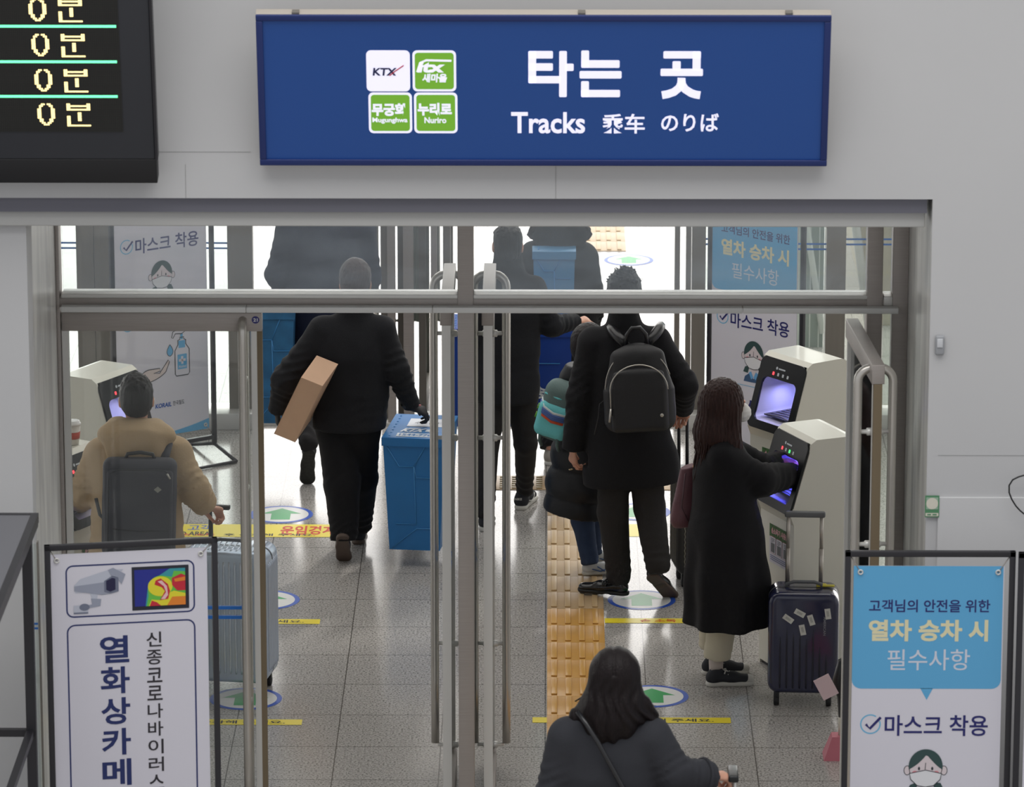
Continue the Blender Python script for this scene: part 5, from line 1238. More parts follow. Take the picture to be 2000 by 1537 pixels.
def backpack(label, c, w, h, d, kind, m, rz=0, tilt=0, lean=0):
    """c = centre of the back face (towards the wearer); the pack extends towards -Y"""
    r = thing('backpack', label, 'backpack', tuple(c), rz); r.rotation_euler = (lean, tilt, rz)
    f = Field((-w / 2 - .02, -d - .04, -h / 2 - .02), (w / 2 + .02, .02, h / 2 + .02), .006)
    if kind == 'flat':
        f.rbox((0, -d / 2, 0), (w / 2, d / 2, h / 2), .045, 0); f.wrinkle(.0015, 14, 3); piece_local(r, f, 'pack_body', m)
        f = Field((-w / 2, -d - .04, -h / 2), (w / 2, 0, h / 2), .006); f.rbox((0, -d + .005, -.012), (w / 2 - .02, .022, h / 2 - .035), .022, 0); piece_local(r, f, 'front_pocket', m)
        B().tube([(x, -d - .012, z) for x, z in rrect(-w / 2 + .03, -h / 2 + .06, w / 2 - .03, h / 2 - .045, .05, 5)[8:] + rrect(-w / 2 + .03, -h / 2 + .06, w / 2 - .03, h / 2 - .045, .05, 5)[:4]], .0028, 6).build('zip', M('dark_zip', (34, 34, 40), .4), r)
        B().tube([(-w / 2 + .05, -d - .018, -.09), (0, -d - .02, -.10), (w / 2 - .04, -d - .018, -.095)], .0025, 6).build('pocket_seam', M('dark_zip', (34, 34, 40), .4), r)
        B().tube([(-.07, -d * .5, h / 2 - .01), (-.06, -d * .5, h / 2 + .018), (0, -d * .5, h / 2 + .026), (.06, -d * .5, h / 2 + .018), (.07, -d * .5, h / 2 - .01)], .010, 8).build('grab_handle', BPL, r)
        q = .016; B().add([(x + w * .24, -d - .0185, z + h * .22) for x, z in ((-q * 1.2, 0), (0, -q), (q * 1.2, 0), (0, q))], [[0, 1, 2, 3]]).add([(x + w * .24, -d - .015, z + h * .22) for x, z in ((-q * 1.2, 0), (0, -q), (q * 1.2, 0), (0, q))], [[3, 2, 1, 0]]).build('diamond_badge', M('badge_silver', (150, 148, 140), .5), r)
        B().tube([(w / 2 - .05, -d - .02, h / 2 - .06), (w / 2 - .035, -d - .02, h / 2 - .085)], .005, 6).build('zip_pull', ZIP, r)
    elif kind == 'round':
        f.rbox((0, -d * .45, -.01), (w / 2, d * .45, h / 2 - .01), .07, 0); 
        f.ripple(lambda X, Y, Z: np.maximum(0, (X / (w / 2)) ** 2 * np.clip((Z + .02) / (h / 2), 0, 2) * .11)); f.wrinkle(.0015, 12, 8); piece_local(r, f, 'pack_body', m)
        f = Field((-w / 2, -d - .06, -h / 2), (w / 2, 0, h / 2), .006); f.rbox((0, -d * .9, -.065), (w * .40, .035, h * .345), .034, 0); f.ripple(lambda X, Y, Z: np.maximum(0, (X / (w / 2)) ** 2 * np.clip((Z + .0) / (h / 2), 0, 2) * .12)); piece_local(r, f, 'front_pocket', m)
        arc = [(w * .5 * math.cos(math.radians(a)) * .93, -d * .62 - .012 * math.sin(math.radians(a)), -.02 + h * .445 * math.sin(math.radians(a))) for a in range(20, 195, 8)]
        B().tube(arc, .0030, 6).build('zip', ZIP, r)
        arc = [(w * .40 * math.cos(math.radians(a)), -d * .9 - .030, -.01 + h * .275 * math.sin(math.radians(a))) for a in range(0, 181, 8)] + [(-w * .40, -d * .9 - .018, -.14)]
        B().tube(arc, .0034, 6).build('zip', ZIP, r)
        B().tube([(w * .06, -d * .72, h * .40), (w * .07, -d * .76, h * .31)], .006, 6).build('zip_pull', ZIP, r); B().tube([(-w * .40, -d * .9 - .03, -.10), (-w * .43, -d * .9 - .035, -.17)], .006, 6).build('zip_pull', ZIP, r)
        B().tube([(-.055, -d * .35, h / 2 - .035), (-.05, -d * .4, h / 2 + .02), (-.02, -d * .42, h / 2 + .058), (.02, -d * .42, h / 2 + .058), (.05, -d * .4, h / 2 + .02), (.055, -d * .35, h / 2 - .035)], .011, 8).build('grab_handle', BPL, r)
        B().lathe([(.001, -.003), (.009, -.002), (.010, 0)], (w * .30, -d * .9 - .034, -h * .5 + .10), 12, ax='y').build('badge_stud', ZIP, r)
        B().tube([(-w / 2 + .03, -.02, -.06), (-w / 2 - .02, -.01, -.10), (-w / 2 - .03, -.01, -.17), (-w / 2 - .055, -.01, -.26)], .003, 6).build('loose_strap', BPL, r)
    return r
def piece_local(r, f, nm, m):
    me = vmesh(nm, [f.mesh(1)]); return link(nm, me, m, r)
bp = backpack('flat slate grey backpack with a small diamond badge on the beige parka', P(272, 985, 22.80), .36, .50, .11, 'flat', BPG, math.radians(5), math.radians(2))
B().tube([(.10, .02, .17), (.12, .03, .24), (.14, .08, .29)], .018, 8, rad=[.02, .024, .02]).build('shoulder_strap', BPG, bp)
B().tube([(-.13, .02, -.12), (-.19, .02, -.06), (-.21, .03, .02)], .009, 8).build('side_strap', BPG, bp)

# ---- striding man with the cardboard box
D = 25.5
J = jnt(D, hd=(694, 548, .02), nk=(691, 612, 0), sL=(632, 645, 0), sR=(744, 645, 0), eL=(556, 742, -.02), eR=(774, 722, -.02), wL=(541, 803, .06), wR=(806, 795, .02), pe=(683, 822, 0), hL=(656, 838, 0), hR=(704, 838, 0), kL=(668, 945, -.05), kR=(702, 932, .12), aL=(672, 1048, -.10), aR=(700, 1022, .34))
fw = V3(0, 1, 0)
rt = figure('striding man in black clothes with a cardboard box under one arm', J, fw, hands=[])
jacket(rt, J, fw, BLK2, tr=(.205, .195, .19), hem=arr(P(683, 836, 25.5)), sl=(.080, .074, .05), wr=.005, seed=7, fold=.014, sh=.075, skirt=[(J['pe'] + V3(0, 0, -.08), .19, .7)])
trousers(rt, J, fw, TRB, top=.12, kn=.10, an=.075, hem=.02, fold=.010)
short_hair(rt, J, fw, HBR, 1.0, .012, .0, seed=4)
gl = hand(J['wR'], (.75, .35, -.35), (.2, -.4, 1), 48); g2 = hand(J['wL'], (.05, .35, -.9), (-1, -.2, 0), 40, True)
link('glove', vmesh('glove', [xf(gl, np.eye(4))], arr(rt.location)), GLO, rt); link('glove', vmesh('glove', [g2], arr(rt.location)), GLO, rt)
B().tube([Vector(J['wR'] - arr(rt.location) + V3(.012, -.024, .016)), Vector(J['wR'] - arr(rt.location) + V3(.045, -.018, .014))], .006, 6).build('glove_print', M('glove_print_red', (190, 120, 120), .6), rt)
tq = arr(G(672, 1096)); shoe(rt, tq + V3(0, -.17, .19), tq + V3(0, 0.0, .0), 'sneaker', SHC, SOLB, 1.02, (0, .7, .7))
q = J['aR'] * V3(1, 1, 0); shoe(rt, q + V3(0, -.05, 0), q + V3(0, .2, .0), 'sneaker', SHC, SOLB, 1.02)
# cardboard box under the arm
CB = M('cardboard', (206, 170, 142), .8, var=.03, vscale=12); CBT = M('packing_tape', (188, 158, 128), .35)
ca = P(588, 737, 25.16); cb = P(630, 754, 25.13); cc = P(535, 847, 25.36); cd_ = P(590, 706, 25.30)
ex = (cb - ca); ey = (cc - ca); ez = ex.cross(ey).normalized() * -.22
if ez.y < 0: ez = -ez
bx_ = thing('cardboard_box', 'long brown cardboard box held under the arm of the striding man', 'box', tuple(ca))
b = B().hexa([(0, 0, 0), tuple(ex), tuple(ex + ez), tuple(ez), tuple(ey), tuple(ex + ey), tuple(ex + ey + ez), tuple(ey + ez)]); b.build('carton', CB, bx_)
n_ = ez.normalized() * -.0015
b = B().hexa([tuple(-n_ * -1 + ey * .0), tuple(ex * .02 + n_), tuple(ex * .02 + ey + n_), tuple(ey + n_), (0, 0, 0), tuple(ex * .02), tuple(ex * .02 + ey), tuple(ey)]); b.build('fold_edge', CBT, bx_)

# blue courier crates
def crate(label, c, rz, w, d, h, m, me, marks, taper=.04, group='blue courier crates'):
    r = thing('courier_crate', label, 'crate', tuple(c), rz, group=None)
    t_ = taper
    b = B().hexa([(-w / 2 + t_, -d / 2 + t_ * .6, 0), (w / 2 - t_, -d / 2 + t_ * .6, 0), (w / 2 - t_, d / 2 - t_ * .6, 0), (-w / 2 + t_, d / 2 - t_ * .6, 0), (-w / 2, -d / 2, h), (w / 2, -d / 2, h), (w / 2, d / 2, h), (-w / 2, d / 2, h)]); b.build('crate_body', m, r)
    B().box((-w / 2 - .006, -d / 2 - .006, h), (w / 2 + .006, d / 2 + .006, h + .012), bev=.003).box((-w / 2 - .006, -d / 2 - .008, h - .035), (w / 2 + .006, -d / 2 - .002, h + .01)).build('lid', m, r)
    s = t_ * .6 / h     # front face slope
    fp = lambda x, z: (x, -d / 2 + (h - z) * s - .0025, z)
    b = B()
    for pts in ([(-w * .46, h * .96), (-w * .24, h * .76), (0, h * .76)], [(0, h * .76), (w * .22, h * .98)], [(0, h * .76), (w * .03, h * .24), (-w * .3, h * .24)], [(w * .0, h * .76), (w * .04, h * .66), (w * .4, h * .66)], [(-w * .38, h * .01), (w * .04, h * .20), (w * .4, h * .20)]):
        b.tube([fp(*p) for p in pts], .0028, 5)
    b.build('fold_ridges', me, r)
    b = B()
    for i in range(8):
        for sx in (-1,): b.lathe([(.006, 0), (.005, .003)], (sx * (w / 2 - .03), -d / 2 + .04 + i * (d - .08) / 7, h + .012), 8)
    b.each('rivet', me, r)
    if marks == 'lid':
        c_ = Canvas(w, d, 100, 150, step=.0006); c_.rect(28, 28, 92, 78, M('paper_label', (214, 218, 226), .6), 1).text('서울', 50, 34, 66, 42, OUTL, 2, .0).text('수하물 다', 38, 48, 86, 62, OUTL, 2, -.005)
        c_.text('KTX', 22, 92, 58, 114, WPRT, 2, .05, .3).text('특송', 62, 96, 84, 114, WPRT, 2, .04); c_.rect(20, 122, 86, 144, WPRT, 1).text('1544-7781', 24, 126, 82, 140, BLB, 2, .03)
        o = c_.build('lid_print', r, (0, d / 2, h + .013), (math.radians(-90), 0, 0))
    if marks == 'side':
        c_ = Canvas(w * .8, .09, 80, 9, step=.001); c_.rect(0, 0, 80, 9, WPRT, 1).text('1544-7781', 6, 1.5, 74, 7.5, m, 2, .03); c_.build('side_print', r, (0, -d / 2 + h * s - .004, .13)); c_ = Canvas(w * .6, .09, 60, 9, step=.001); c_.text('KTX 특송', 2, .5, 58, 8.5, WPRT, 1, .04, .1); c_.build('side_print', r, (0, -d / 2 + (h - .2) * s - .004, .25))
    return r
p = P(820, 1079, 25.35)
crate('large blue courier crate with white lettering on its lid carried by the striding man', (p.x + .0, 25.58, .10), math.radians(-7), .335, .50, .62, BLB, BLBD, 'lid', .03)
p1 = P(552, 812, 27.6); crate('worn blue courier crate carried by the person in navy beyond the door brush', (P(536, 700, 27.6).x, 27.5, .28), 0, .26, .30, .66, M('worn_blue_crate', (34, 96, 140), .55, var=.25, vscale=9), BLBD, None, .03)
p1 = P(998, 820, 26.95); crate('deep blue courier crate carried in front of the man at the centre post', (P(999, 760, 26.9).x, 26.87, P(999, 820, 26.85).z), 0, .69, .36, .56, BLN, BLBD, 'side', .02)
p1 = P(1080, 640, 27.3); crate('pale blue crate held against the back of the fur hooded person', (P(1082, 640, 27.30).x, 27.46, P(1080, 655, 27.2).z), 0, .24, .14, .44, M('pale_blue_crate', (74, 134, 176), .5), BLBD, None, .01)  # lighter blue than the other crates

# ---- person in navy ahead
D = 27.7
J = jnt(D, hd=(636, 356, 0), nk=(636, 412, 0), sL=(570, 452, 0), sR=(702, 452, 0), eL=(548, 535, .02), eR=(716, 540, .02), wL=(568, 590, .16), wR=(700, 600, .2), pe=(638, 612, 0), hL=(618, 625, 0), hR=(660, 625, 0), kL=(612, 745, -.05), kR=(665, 740, .2))
toe = arr(G(600, 946)); J['aL'] = toe + V3(.015, -.12, .28); J['aR'] = arr(G(668, 885)) + V3(0, .1, .1)
rt = figure('person in a loose navy jacket seen through the dusty transom glass', J, V3(0, 1, 0), hands=[hand(J['wL'], (0, .8, -.5), (0, 0, 1), 50, True), hand(J['wR'], (0, .8, -.5), (0, 0, 1), 50)])
jacket(rt, J, V3(0, 1, 0), NVY, tr=(.235, .235, .225), hem=arr(P(638, 680, 27.7)), sl=(.10, .09, .06), wr=.006, seed=11, sh=.10, skirt=[(J['pe'] + V3(0, 0, -.2), .22, .66)])
trousers(rt, J, V3(0, 1, 0), SKB, top=.11, kn=.07, an=.055); short_hair(rt, J, V3(0, 1, 0), HB)
shoe(rt, toe + V3(.02, -.12, .235), toe + V3(0, 0, .01), 'sneaker', SHC, M('sole_speckled', (44, 44, 40), .6, var=.4, vscale=60), 1.05, (0, .8, .5)); q = J['aR'] * V3(1, 1, 0); shoe(rt, q + V3(0, -.05, 0), q + V3(0, .2, 0), 'sneaker', SHC, RUBS)

# ---- man at the centre post
D = 26.25
J = jnt(D, hd=(992, 476, 0), nk=(992, 528, 0), sL=(942, 562, 0), sR=(1043, 562, 0), eL=(925, 655, -.02), eR=(1076, 636, .02), wL=(926, 735, .24), wR=(1124, 628, .22), pe=(990, 745, 0), hL=(966, 765, 0), hR=(1018, 765, 0), kL=(950, 872, .02), kR=(1027, 866, .05), aL=(947, 1000, -.12), aR=(1024, 952, .06))
J['kL'] = arr(P(952, 868, 26.2)); q = arr(G(948, 1040)); J['aL'] = q + V3(0, .05, .10); q2 = arr(G(1014, 998)); J['aR'] = q2 + V3(.03, .06, .11)
rt = figure('man in black jacket and slim faded trousers right of the centre post', J, V3(.05, 1, 0), hands=[hand(J['wR'], (.8, .5, .0), (0, -.3, 1), 45), hand(J['wL'], (0, .9, -.3), (0, 0, 1), 45, True)])
jacket(rt, J, V3(0, 1, 0), BLK2, tr=(.185, .175, .175), hem=arr(P(990, 784, 26.25)), sl=(.068, .064, .048), wr=.004, seed=13, sh=.066, collar=.115, skirt=[(J['pe'] + V3(0, 0, -.14), .175, .66)])
trousers(rt, J, V3(0, 1, 0), SKB, top=.105, kn=.064, an=.050, fold=.010, hem=.03); short_hair(rt, J, V3(0, 1, 0), HB, 1.0, .006)
SK = [((.036, .06, .045), (.040, .12, .030), (.036, .17, .040), (.030, .20, .052))]
shoe(rt, q2, q2 + V3(.07, .26, 0), 'sneaker', SHC, RUBS, 1.05, stripe=SK, deco=LAC); shoe(rt, q, q + V3(.01, .27, 0), 'sneaker', SHC, RUBS, 1.05, stripe=SK, deco=LAC)
tv, tf = textgeo('NIKE', .03); ob = arr(rt.location); b = B(); b.add([Vector(q2 - ob) + Vector((-.026 + x * .019, -.0045 + .02 * abs(x * .019 - .026), .064 + y * .018)) for x, y in tv], tf); b.build('heel_print', LAC, rt)

# ---- person in fur hooded parka
D = 27.7
J = jnt(D, hd=(1094, 400, 0), nk=(1094, 462, 0), sL=(1045, 500, 0), sR=(1138, 505, 0), eL=(1040, 590, .03), eR=(1160, 590, .03), wL=(1050, 640, .2), wR=(1150, 640, .2), pe=(1095, 640, 0), hL=(1075, 655, 0), hR=(1120, 655, 0), kL=(1068, 770, .0), kR=(1125, 775, .1))
q = arr(G(1074, 911)); J['aL'] = q + V3(0, .05, .10); J['aR'] = arr(G(1130, 880)) + V3(0, .05, .1)
rt = figure('person in dark parka with fur trimmed hood beyond the centre right transom glass', J, V3(0, 1, 0), hands=[hand(J['wR'], (0, .9, -.3), (0, 0, 1), 45), hand(J['wL'], (0, .9, -.3), (0, 0, 1), 45, True)])
def hood2(f): f.ell(J['nk'] + V3(0, -.07, .03), (.17, .12, .11), .04)
jacket(rt, J, V3(0, 1, 0), BLK, 'parka', tr=(.21, .21, .21), hem=arr(P(1095, 760, 27.7)), sl=(.085, .08, .06), sh=.09, skirt=[(J['pe'] + V3(0, 0, -.33), .22, .68)], wr=.006, seed=17, collar=0, extra=hood2)
f = Field(J['nk'] - .3, J['nk'] + .3, .009)
for i in range(13):
    a = math.radians(i * 15); n0 = J['nk'] + V3(.155 * math.cos(a), -.06 - .02 * math.sin(a), .02 + .09 * math.sin(a)); a2 = math.radians((i + 1) * 15)
    if i < 12: f.cone(n0, J['nk'] + V3(.155 * math.cos(a2), -.06 - .02 * math.sin(a2), .02 + .09 * math.sin(a2)), .034, .034, .02)
f.wrinkle(.012, 45, 3, 1); piece('fur_trim', f, M('dark_fur', (46, 42, 42), .9, bump=.8, bscale=150), rt, 0)
trousers(rt, J, V3(0, 1, 0), TRB, top=.11, kn=.07, an=.06, hem=.0); short_hair(rt, J, V3(0, 1, 0), HB)
shoe(rt, q + V3(0, 0, 0), q + V3(.02, .26, 0), 'sneaker', SHG, RUBS, 1.0); q = J['aR'] * V3(1, 1, 0); shoe(rt, q + V3(0, -.05, 0), q + V3(0, .2, 0), 'sneaker', SHG, RUBS)

# ---- tall man in the long black coat
D = 24.8
J = jnt(D, hd=(1219, 572, .02), nk=(1219, 632, 0), sL=(1158, 668, 0), sR=(1282, 668, 0), eL=(1134, 775, -.02), eR=(1336, 752, -.01), wL=(1119, 878, .0), wR=(1333, 796, .22), pe=(1226, 838, 0), hL=(1198, 860, 0), hR=(1258, 860, 0), kL=(1197, 1000, 0), kR=(1268, 990, -.02), aL=(1208, 1128, 0), aR=(1283, 1108, -.06))
q = arr(G(1229, 1168)) + V3(0, 0, .016); J['aL'] = q + V3(-.055, .03, .10); tR = arr(G(1309, 1168)); J['aR'] = tR + V3(-.07, -.13, .22)
fw = V3(.0, 1, 0)
rt = figure('tall man in long black coat and black dress shoes wearing a black backpack', J, fw, hf=V3(.05, 1, 0), hands=[hand(J['wL'] + V3(0, 0, .01), (-.02, .15, -1), (-1, -.45, 0), 38, True), hand(J['wR'] + V3(0, 0, .005), (.0, .6, -.8), (.3, .6, .7), 62)])
jacket(rt, J, fw, BLK, 'overcoat', tr=(.20, .195, .21), hem=arr(P(1232, 952, 24.7)), sl=(.082, .074, .060), sh=.075, skirt=[(J['pe'] + V3(.02, 0, -.2), .245, .66), (J['pe'] + V3(.03, 0, -.5), .275, .64)], wr=.004, seed=19, fold=.009, collar=.085, hemn=(.06, 0, -1))
trousers(rt, J, fw, DGT, top=.105, kn=.082, an=.068, hem=.045, fold=.008); short_hair(rt, J, fw, HB, 1.05, .012, .034, seed=6)
shoe(rt, q, q + V3(-.235, .07, 0), 'dress', SHB, SOLK, 1.02); shoe(rt, tR + V3(-.11, -.14, .16), tR + V3(0, 0, .01), 'dress', SHB, SOLB, 1.0, (-.1, .6, .75))
b = B(); o0 = Vector(q - arr(rt.location))
for k in range(3): b.tube([o0 + Vector((-.12 - k * .008, .01, .085)), o0 + Vector((-.125 - k * .008, -.02, .078)), o0 + Vector((-.13 - k * .008, -.035, .06))], .004, 6)
b.build('tassel', SHB, rt)
B().tube([Vector(J['wL'] - arr(rt.location) + V3(-.012 + .010 * math.cos(a), -.012 + .0095 * math.sin(a), -.105)) for a in np.linspace(0, 6.28, 13)], .0015, 5).build('ring', M('gold_ring', (206, 190, 150), .25, metal=.9), rt)
bp = backpack('black rounded backpack with silver zips on the long black coat', P(1247, 748, 24.63), .375, .49, .15, 'round', BPK, 0, math.radians(-3), math.radians(-4))
for sx in (-1, 1):
    b = B(); pt = [(sx * .05, -.02, .20), (sx * .085, -.005, .238), (sx * .115, .03, .268), (sx * .13, .10, .278), (sx * .135, .17, .25)]
    b.tube(pt, .02, 8, rad=[.022, .027, .028, .026, .02]); b.build('shoulder_strap', BPL, bp)

# ---- child in the padded coat
D = 25.2
J = jnt(D, hd=(1152, 675, .02), nk=(1142, 722, 0), sL=(1116, 745, 0), sR=(1170, 745, 0), eL=(1115, 790, -.0), eR=(1180, 800, 0), wL=(1122, 740, -.1), wR=(1182, 860, .05), pe=(1136, 895, 0), hL=(1132, 915, .0), hR=(1150, 915, .06))
q = arr(G(1136, 1127)) + V3(0, 0, .012); q2 = arr(G(1140, 1106)) + V3(0, 0, .012); J['aL'] = q + V3(.045, .0, .08); J['aR'] = q2 + V3(.05, 0, .08); J['kL'] = arr(P(1138, 1015, 25.22)); J['kR'] = arr(P(1155, 1010, 25.32))
J['wL'] = arr(P(1128, 760, 25.0)); fw = V3(.5, .86, 0)
rt = figure('child in long black padded coat and blue jeans beside the tall man', J, fw, hs=.92, r=.8, hands=[hand(J['wR'], (0, .2, -1), (1, 0, 0), 40, False, .8), hand(J['wL'], (0, -.2, 1), (-1, 0, 0), 50, True, .8)])
jacket(rt, J, fw, PAD, 'padded_coat', tr=(.15, .145, .155), hem=arr(P(1130, 1003, 25.2)), sl=(.062, .055, .045), sh=.06, collar=.03, fl=.8, skirt=[(arr(P(1128, 955, 25.2)), .165, .85), (arr(P(1122, 1000, 25.2)), .165, .85)], wr=.002, seed=23, fold=.006, hemn=(-.15, 0, -1),
    extra=lambda f: f.ripple(lambda X, Y, Z: .025 * (np.abs(np.sin((Z + X * .12) * math.pi / .155)) ** .6 * -1 + .55) + 0 * Y))
trousers(rt, J, fw, JEA, top=.085, kn=.062, an=.050, hem=.02, fold=.006)
short_hair(rt, J, fw, HDK, .95, .02, .01, nape=-.075, seed=9)
SK = [((.034, .05, .05), (.040, .12, .026), (.034, .18, .045)), ((.036, .10, .060), (.040, .15, .026))]
shoe(rt, q, q + V3(.2, .06, 0), 'child', SHW, RUBS, .80, stripe=SK, deco=SBL); shoe(rt, q2 + V3(.03, 0, 0), q2 + V3(.22, .05, 0), 'child', SHW, RUBS, .80, stripe=SK, deco=SBL)
# teal backpack
r = thing('backpack', 'teal and grey child backpack with orange and blue stripes', 'backpack', tuple(P(1092, 800, 25.12))); r.rotation_euler = (0, math.radians(14), math.radians(-18))
TL = M('teal_fabric', (104, 192, 196), .7, bump=.15, bscale=160); TG = M('grey_green_fabric', (92, 112, 110), .75, bump=.15, bscale=160)
f = Field((-.12, -.12, -.19), (.12, .10, .19), .006); f.rbox((0, -.01, .0), (.095, .075, .165), .06, 0).wrinkle(.003, 14, 31); piece_local(r, f, 'pack_body', TG)
f = Field((-.12, -.14, -.19), (.12, .10, .13), .006); f.rbox((0, -.035, -.045), (.098, .068, .10), .045, 0).wrinkle(.003, 12, 33); piece_local(r, f, 'front_pocket', TL)
for nm, z, c_, w_ in (('white_stripe', .005, (214, 220, 222), .004), ('blue_stripe', -.018, (72, 98, 160), .011), ('orange_stripe', -.042, (206, 82, 44), .005)):
    b = B()
    for k in range(3): b.tube([(-.093, -.045, z + .045 + (k - 1) * w_ * .9), (-.06, -.102, z + .02 + (k - 1) * w_ * .9), (.0, -.107, z + (k - 1) * w_ * .9), (.06, -.102, z + .002 + (k - 1) * w_ * .9), (.094, -.06, z + .005 + (k - 1) * w_ * .9)], w_ * .7, 6)
    b.build(nm, M('pack_' + nm, c_, .6), r)
B().tube([(-.08, -.07, .09), (0, -.085, .085), (.08, -.07, .09)], .005, 6).build('top_zip', TL, r)
for x in (-.05, .05): B().tube([(x, -.08, -.13), (x + .005, -.075, -.17), (x + .01, -.03, -.21)], .010, 6).build('bottom_strap', TG, r)
for x, z in ((-.098, .02), (-.10, -.03), (.09, .07)): B().tube([(x, -.055, z), (x - .003, -.06, z - .03)], .005, 6).build('zip_tag', M('lime_tag', (110, 170, 60), .6), r)

# ---- woman at the right kiosk
D = 23.25
fw = nrm(V3(.85, .52, 0))
J = jnt(D, hd=(1420, 784, .02), nk=(1410, 852, 0), sL=(1425, 878, .14), sR=(1410, 892, -.10), eL=(1490, 920, .24), eR=(1484, 938, -.04), wL=(1526, 902, .33), wR=(1550, 927, .22), pe=(1418, 1045, 0), hL=(1412, 1060, .06), hR=(1410, 1060, -.06))
q = arr(G(1377, 1339)); q2 = arr(G(1369, 1317)); J['aR'] = q + V3(.055, .03, .10); J['aL'] = q2 + V3(.055, .03, .10); J['kR'] = (J['hR'] + J['aR']) / 2 + V3(.03, .0, .03); J['kL'] = (J['hL'] + J['aL']) / 2 + V3(-.01, 0, .03)
rt = figure('brown haired woman in long black coat and cream trousers using the kiosk', J, fw, hf=nrm(V3(.93, .30, -.22)), hs=.95, hands=[hand(J['wR'], (.55, .75, .0), (0, 0, 1), 25, False, .92), hand(J['wL'], (.6, .5, -.1), (0, 0, 1), 30, True, .92)])
cx_ = J['pe']
jacket(rt, J, fw, BLK, 'long_coat', tr=(.165, .17, .20), hem=arr(P(1420, 1216, 23.25)), sl=(.070, .084, .062), sh=.062, fl=.82, collar=.03, skirt=[(cx_ + V3(.01, 0, -.22), .215, .88), (cx_ + V3(.005, .0, -.52), .225, .9)], wr=.004, seed=27, fold=.009, hemn=(0, 0, -1),
    extra=lambda f: f.ripple(lambda X, Y, Z: .016 * np.sin(np.arctan2(Y - cx_[1], X - cx_[0]) * 7 + 1.0) * np.clip((cx_[2] - Z) / .4 + .3, 0, 1)))
trousers(rt, J, fw, CRE, top=.085, kn=.074, an=.070, hem=-.045, fold=.004)
for s_ in 'LR':
    f = Field(J['a' + s_] - .12, J['a' + s_] + .2, .006); f.cone(J['a' + s_] + V3(0, 0, -.04), J['a' + s_] + V3(0, 0, .09), .034, .040, .01); piece('sock', f, M('beige_sock', (196, 184, 176), .8), rt)
for a in (q, q2): shoe(rt, a, a + nrm(V3(.97, .08, 0)) * .25, 'canvas', SHC, RUBS, .92, lace=LAC, cap=RUBS)
# long brown hair: one mass with strand ridges
H = J['hd']; hx = nrm(V3(.93, .30, 0)); bk = -hx; sd = V3(hx[1], -hx[0], 0)
f = Field(H - .32, H + .22, .006)
f.ell(H + V3(0, 0, .018) + bk * .02, (.098, .098, .100), .03).cone(H + bk * .045 + V3(0, 0, .0), H + bk * .060 + V3(0, 0, -.15), .094, .100, .05).cone(H + bk * .060 + V3(0, 0, -.15), H + bk * .055 + V3(0, 0, -.32), .100, .085, .04)
f.cone(H + sd * .06 + bk * -.01 + V3(0, 0, -.02), H + sd * .085 + bk * -.01 + V3(0, 0, -.24), .040, .034, .03).cone(H + sd * .075 + V3(0, 0, -.20), H + sd * .07 - bk * .06 + V3(0, 0, -.33), .045, .020, .03)
f.ell(H + hx * .105 + V3(0, 0, -.045), (.07, .07, .085), neg=True)
f.ripple(lambda X, Y, Z: .0028 * np.sin(np.arctan2(Y - H[1] - bk[1] * .04, X - H[0] - bk[0] * .04) * 34 + 1.5 * np.sin(Z * 13) + .5 * np.sin(Z * 31 + X * 30)) + .002 * np.sin(np.arctan2(Y - H[1], X - H[0]) * 71 + Z * 20))
piece('hair', f, HBR, rt, 0)
rg = np.random.RandomState(5); b = B(); ro = arr(rt.location)
for i in range(150):
    a = rg.uniform(-2.4, 2.4); d = bk * math.cos(a) + sd * math.sin(a); z0 = rg.uniform(-.28, -.12); p = H + bk * .05 + d * rg.uniform(.080, .105) + V3(0, 0, z0) - ro; l = rg.uniform(.08, .15)
    if (d @ hx) > .45: continue
    b.tube([Vector(p), Vector(p + d * .010 + V3(0, 0, -l * .5)), Vector(p + d * rg.uniform(-.01, .03) + V3(rg.uniform(-.015, .015), 0, -l))], .004, 5, rad=[.006, .006, .0008])
tag(b.build('hair_strands', HBR, rt), kind='stuff')
f = Field(H - .14, H + .14, .005); f.ell(H + hx * .075 + V3(0, 0, -.062), (.050, .056, .048), .01); f.ripple(lambda X, Y, Z: .0012 * np.sin(Z * 260) + 0 * X + 0 * Y); f.cut(H + hx * .02, bk); piece('face_mask', f, MSK, rt)
# burgundy bag on her far shoulder
bg_ = thing('handbag', 'burgundy leather tote bag hanging behind the brown haired woman', 'bag', tuple(P(1334, 965, 23.35)), math.radians(20))
BUR = M('burgundy_leather', (98, 62, 70), .5, bump=.1, bscale=90)
f = Field((-.12, -.1, -.22), (.16, .1, .2), .006); f.cone((.0, 0, -.12), (.03, 0, .13), .066, .045, .02, ((0, 1, 0), .75)).cone((.05, 0, -.14), (.06, 0, .11), .062, .04, .02, ((0, 1, 0), .75)).wrinkle(.003, 12, 41); f.cut((0, 0, .135), (-.25, 0, 1)).cut((0, 0, -.165), (.1, 0, -1)); piece_local(bg_, f, 'bag_body', BUR)
B().tube([(-.01, -.055, .12), (-.03, -.06, -.05), (.02, -.06, -.16)], .003, 5).build('bag_seam', M('burgundy_dark', (70, 44, 52), .5), bg_)
B().tube([(.045, -.02, .13), (.06, -.02, .22), (.075, .0, .33)], .004, 6).build('bag_strap', BUR, bg_); B().tube([(.042, -.03, .10), (.050, -.03, .17)], .008, 8).build('buckle', M('brass_buckle', (190, 150, 80), .3, metal=.8), bg_)

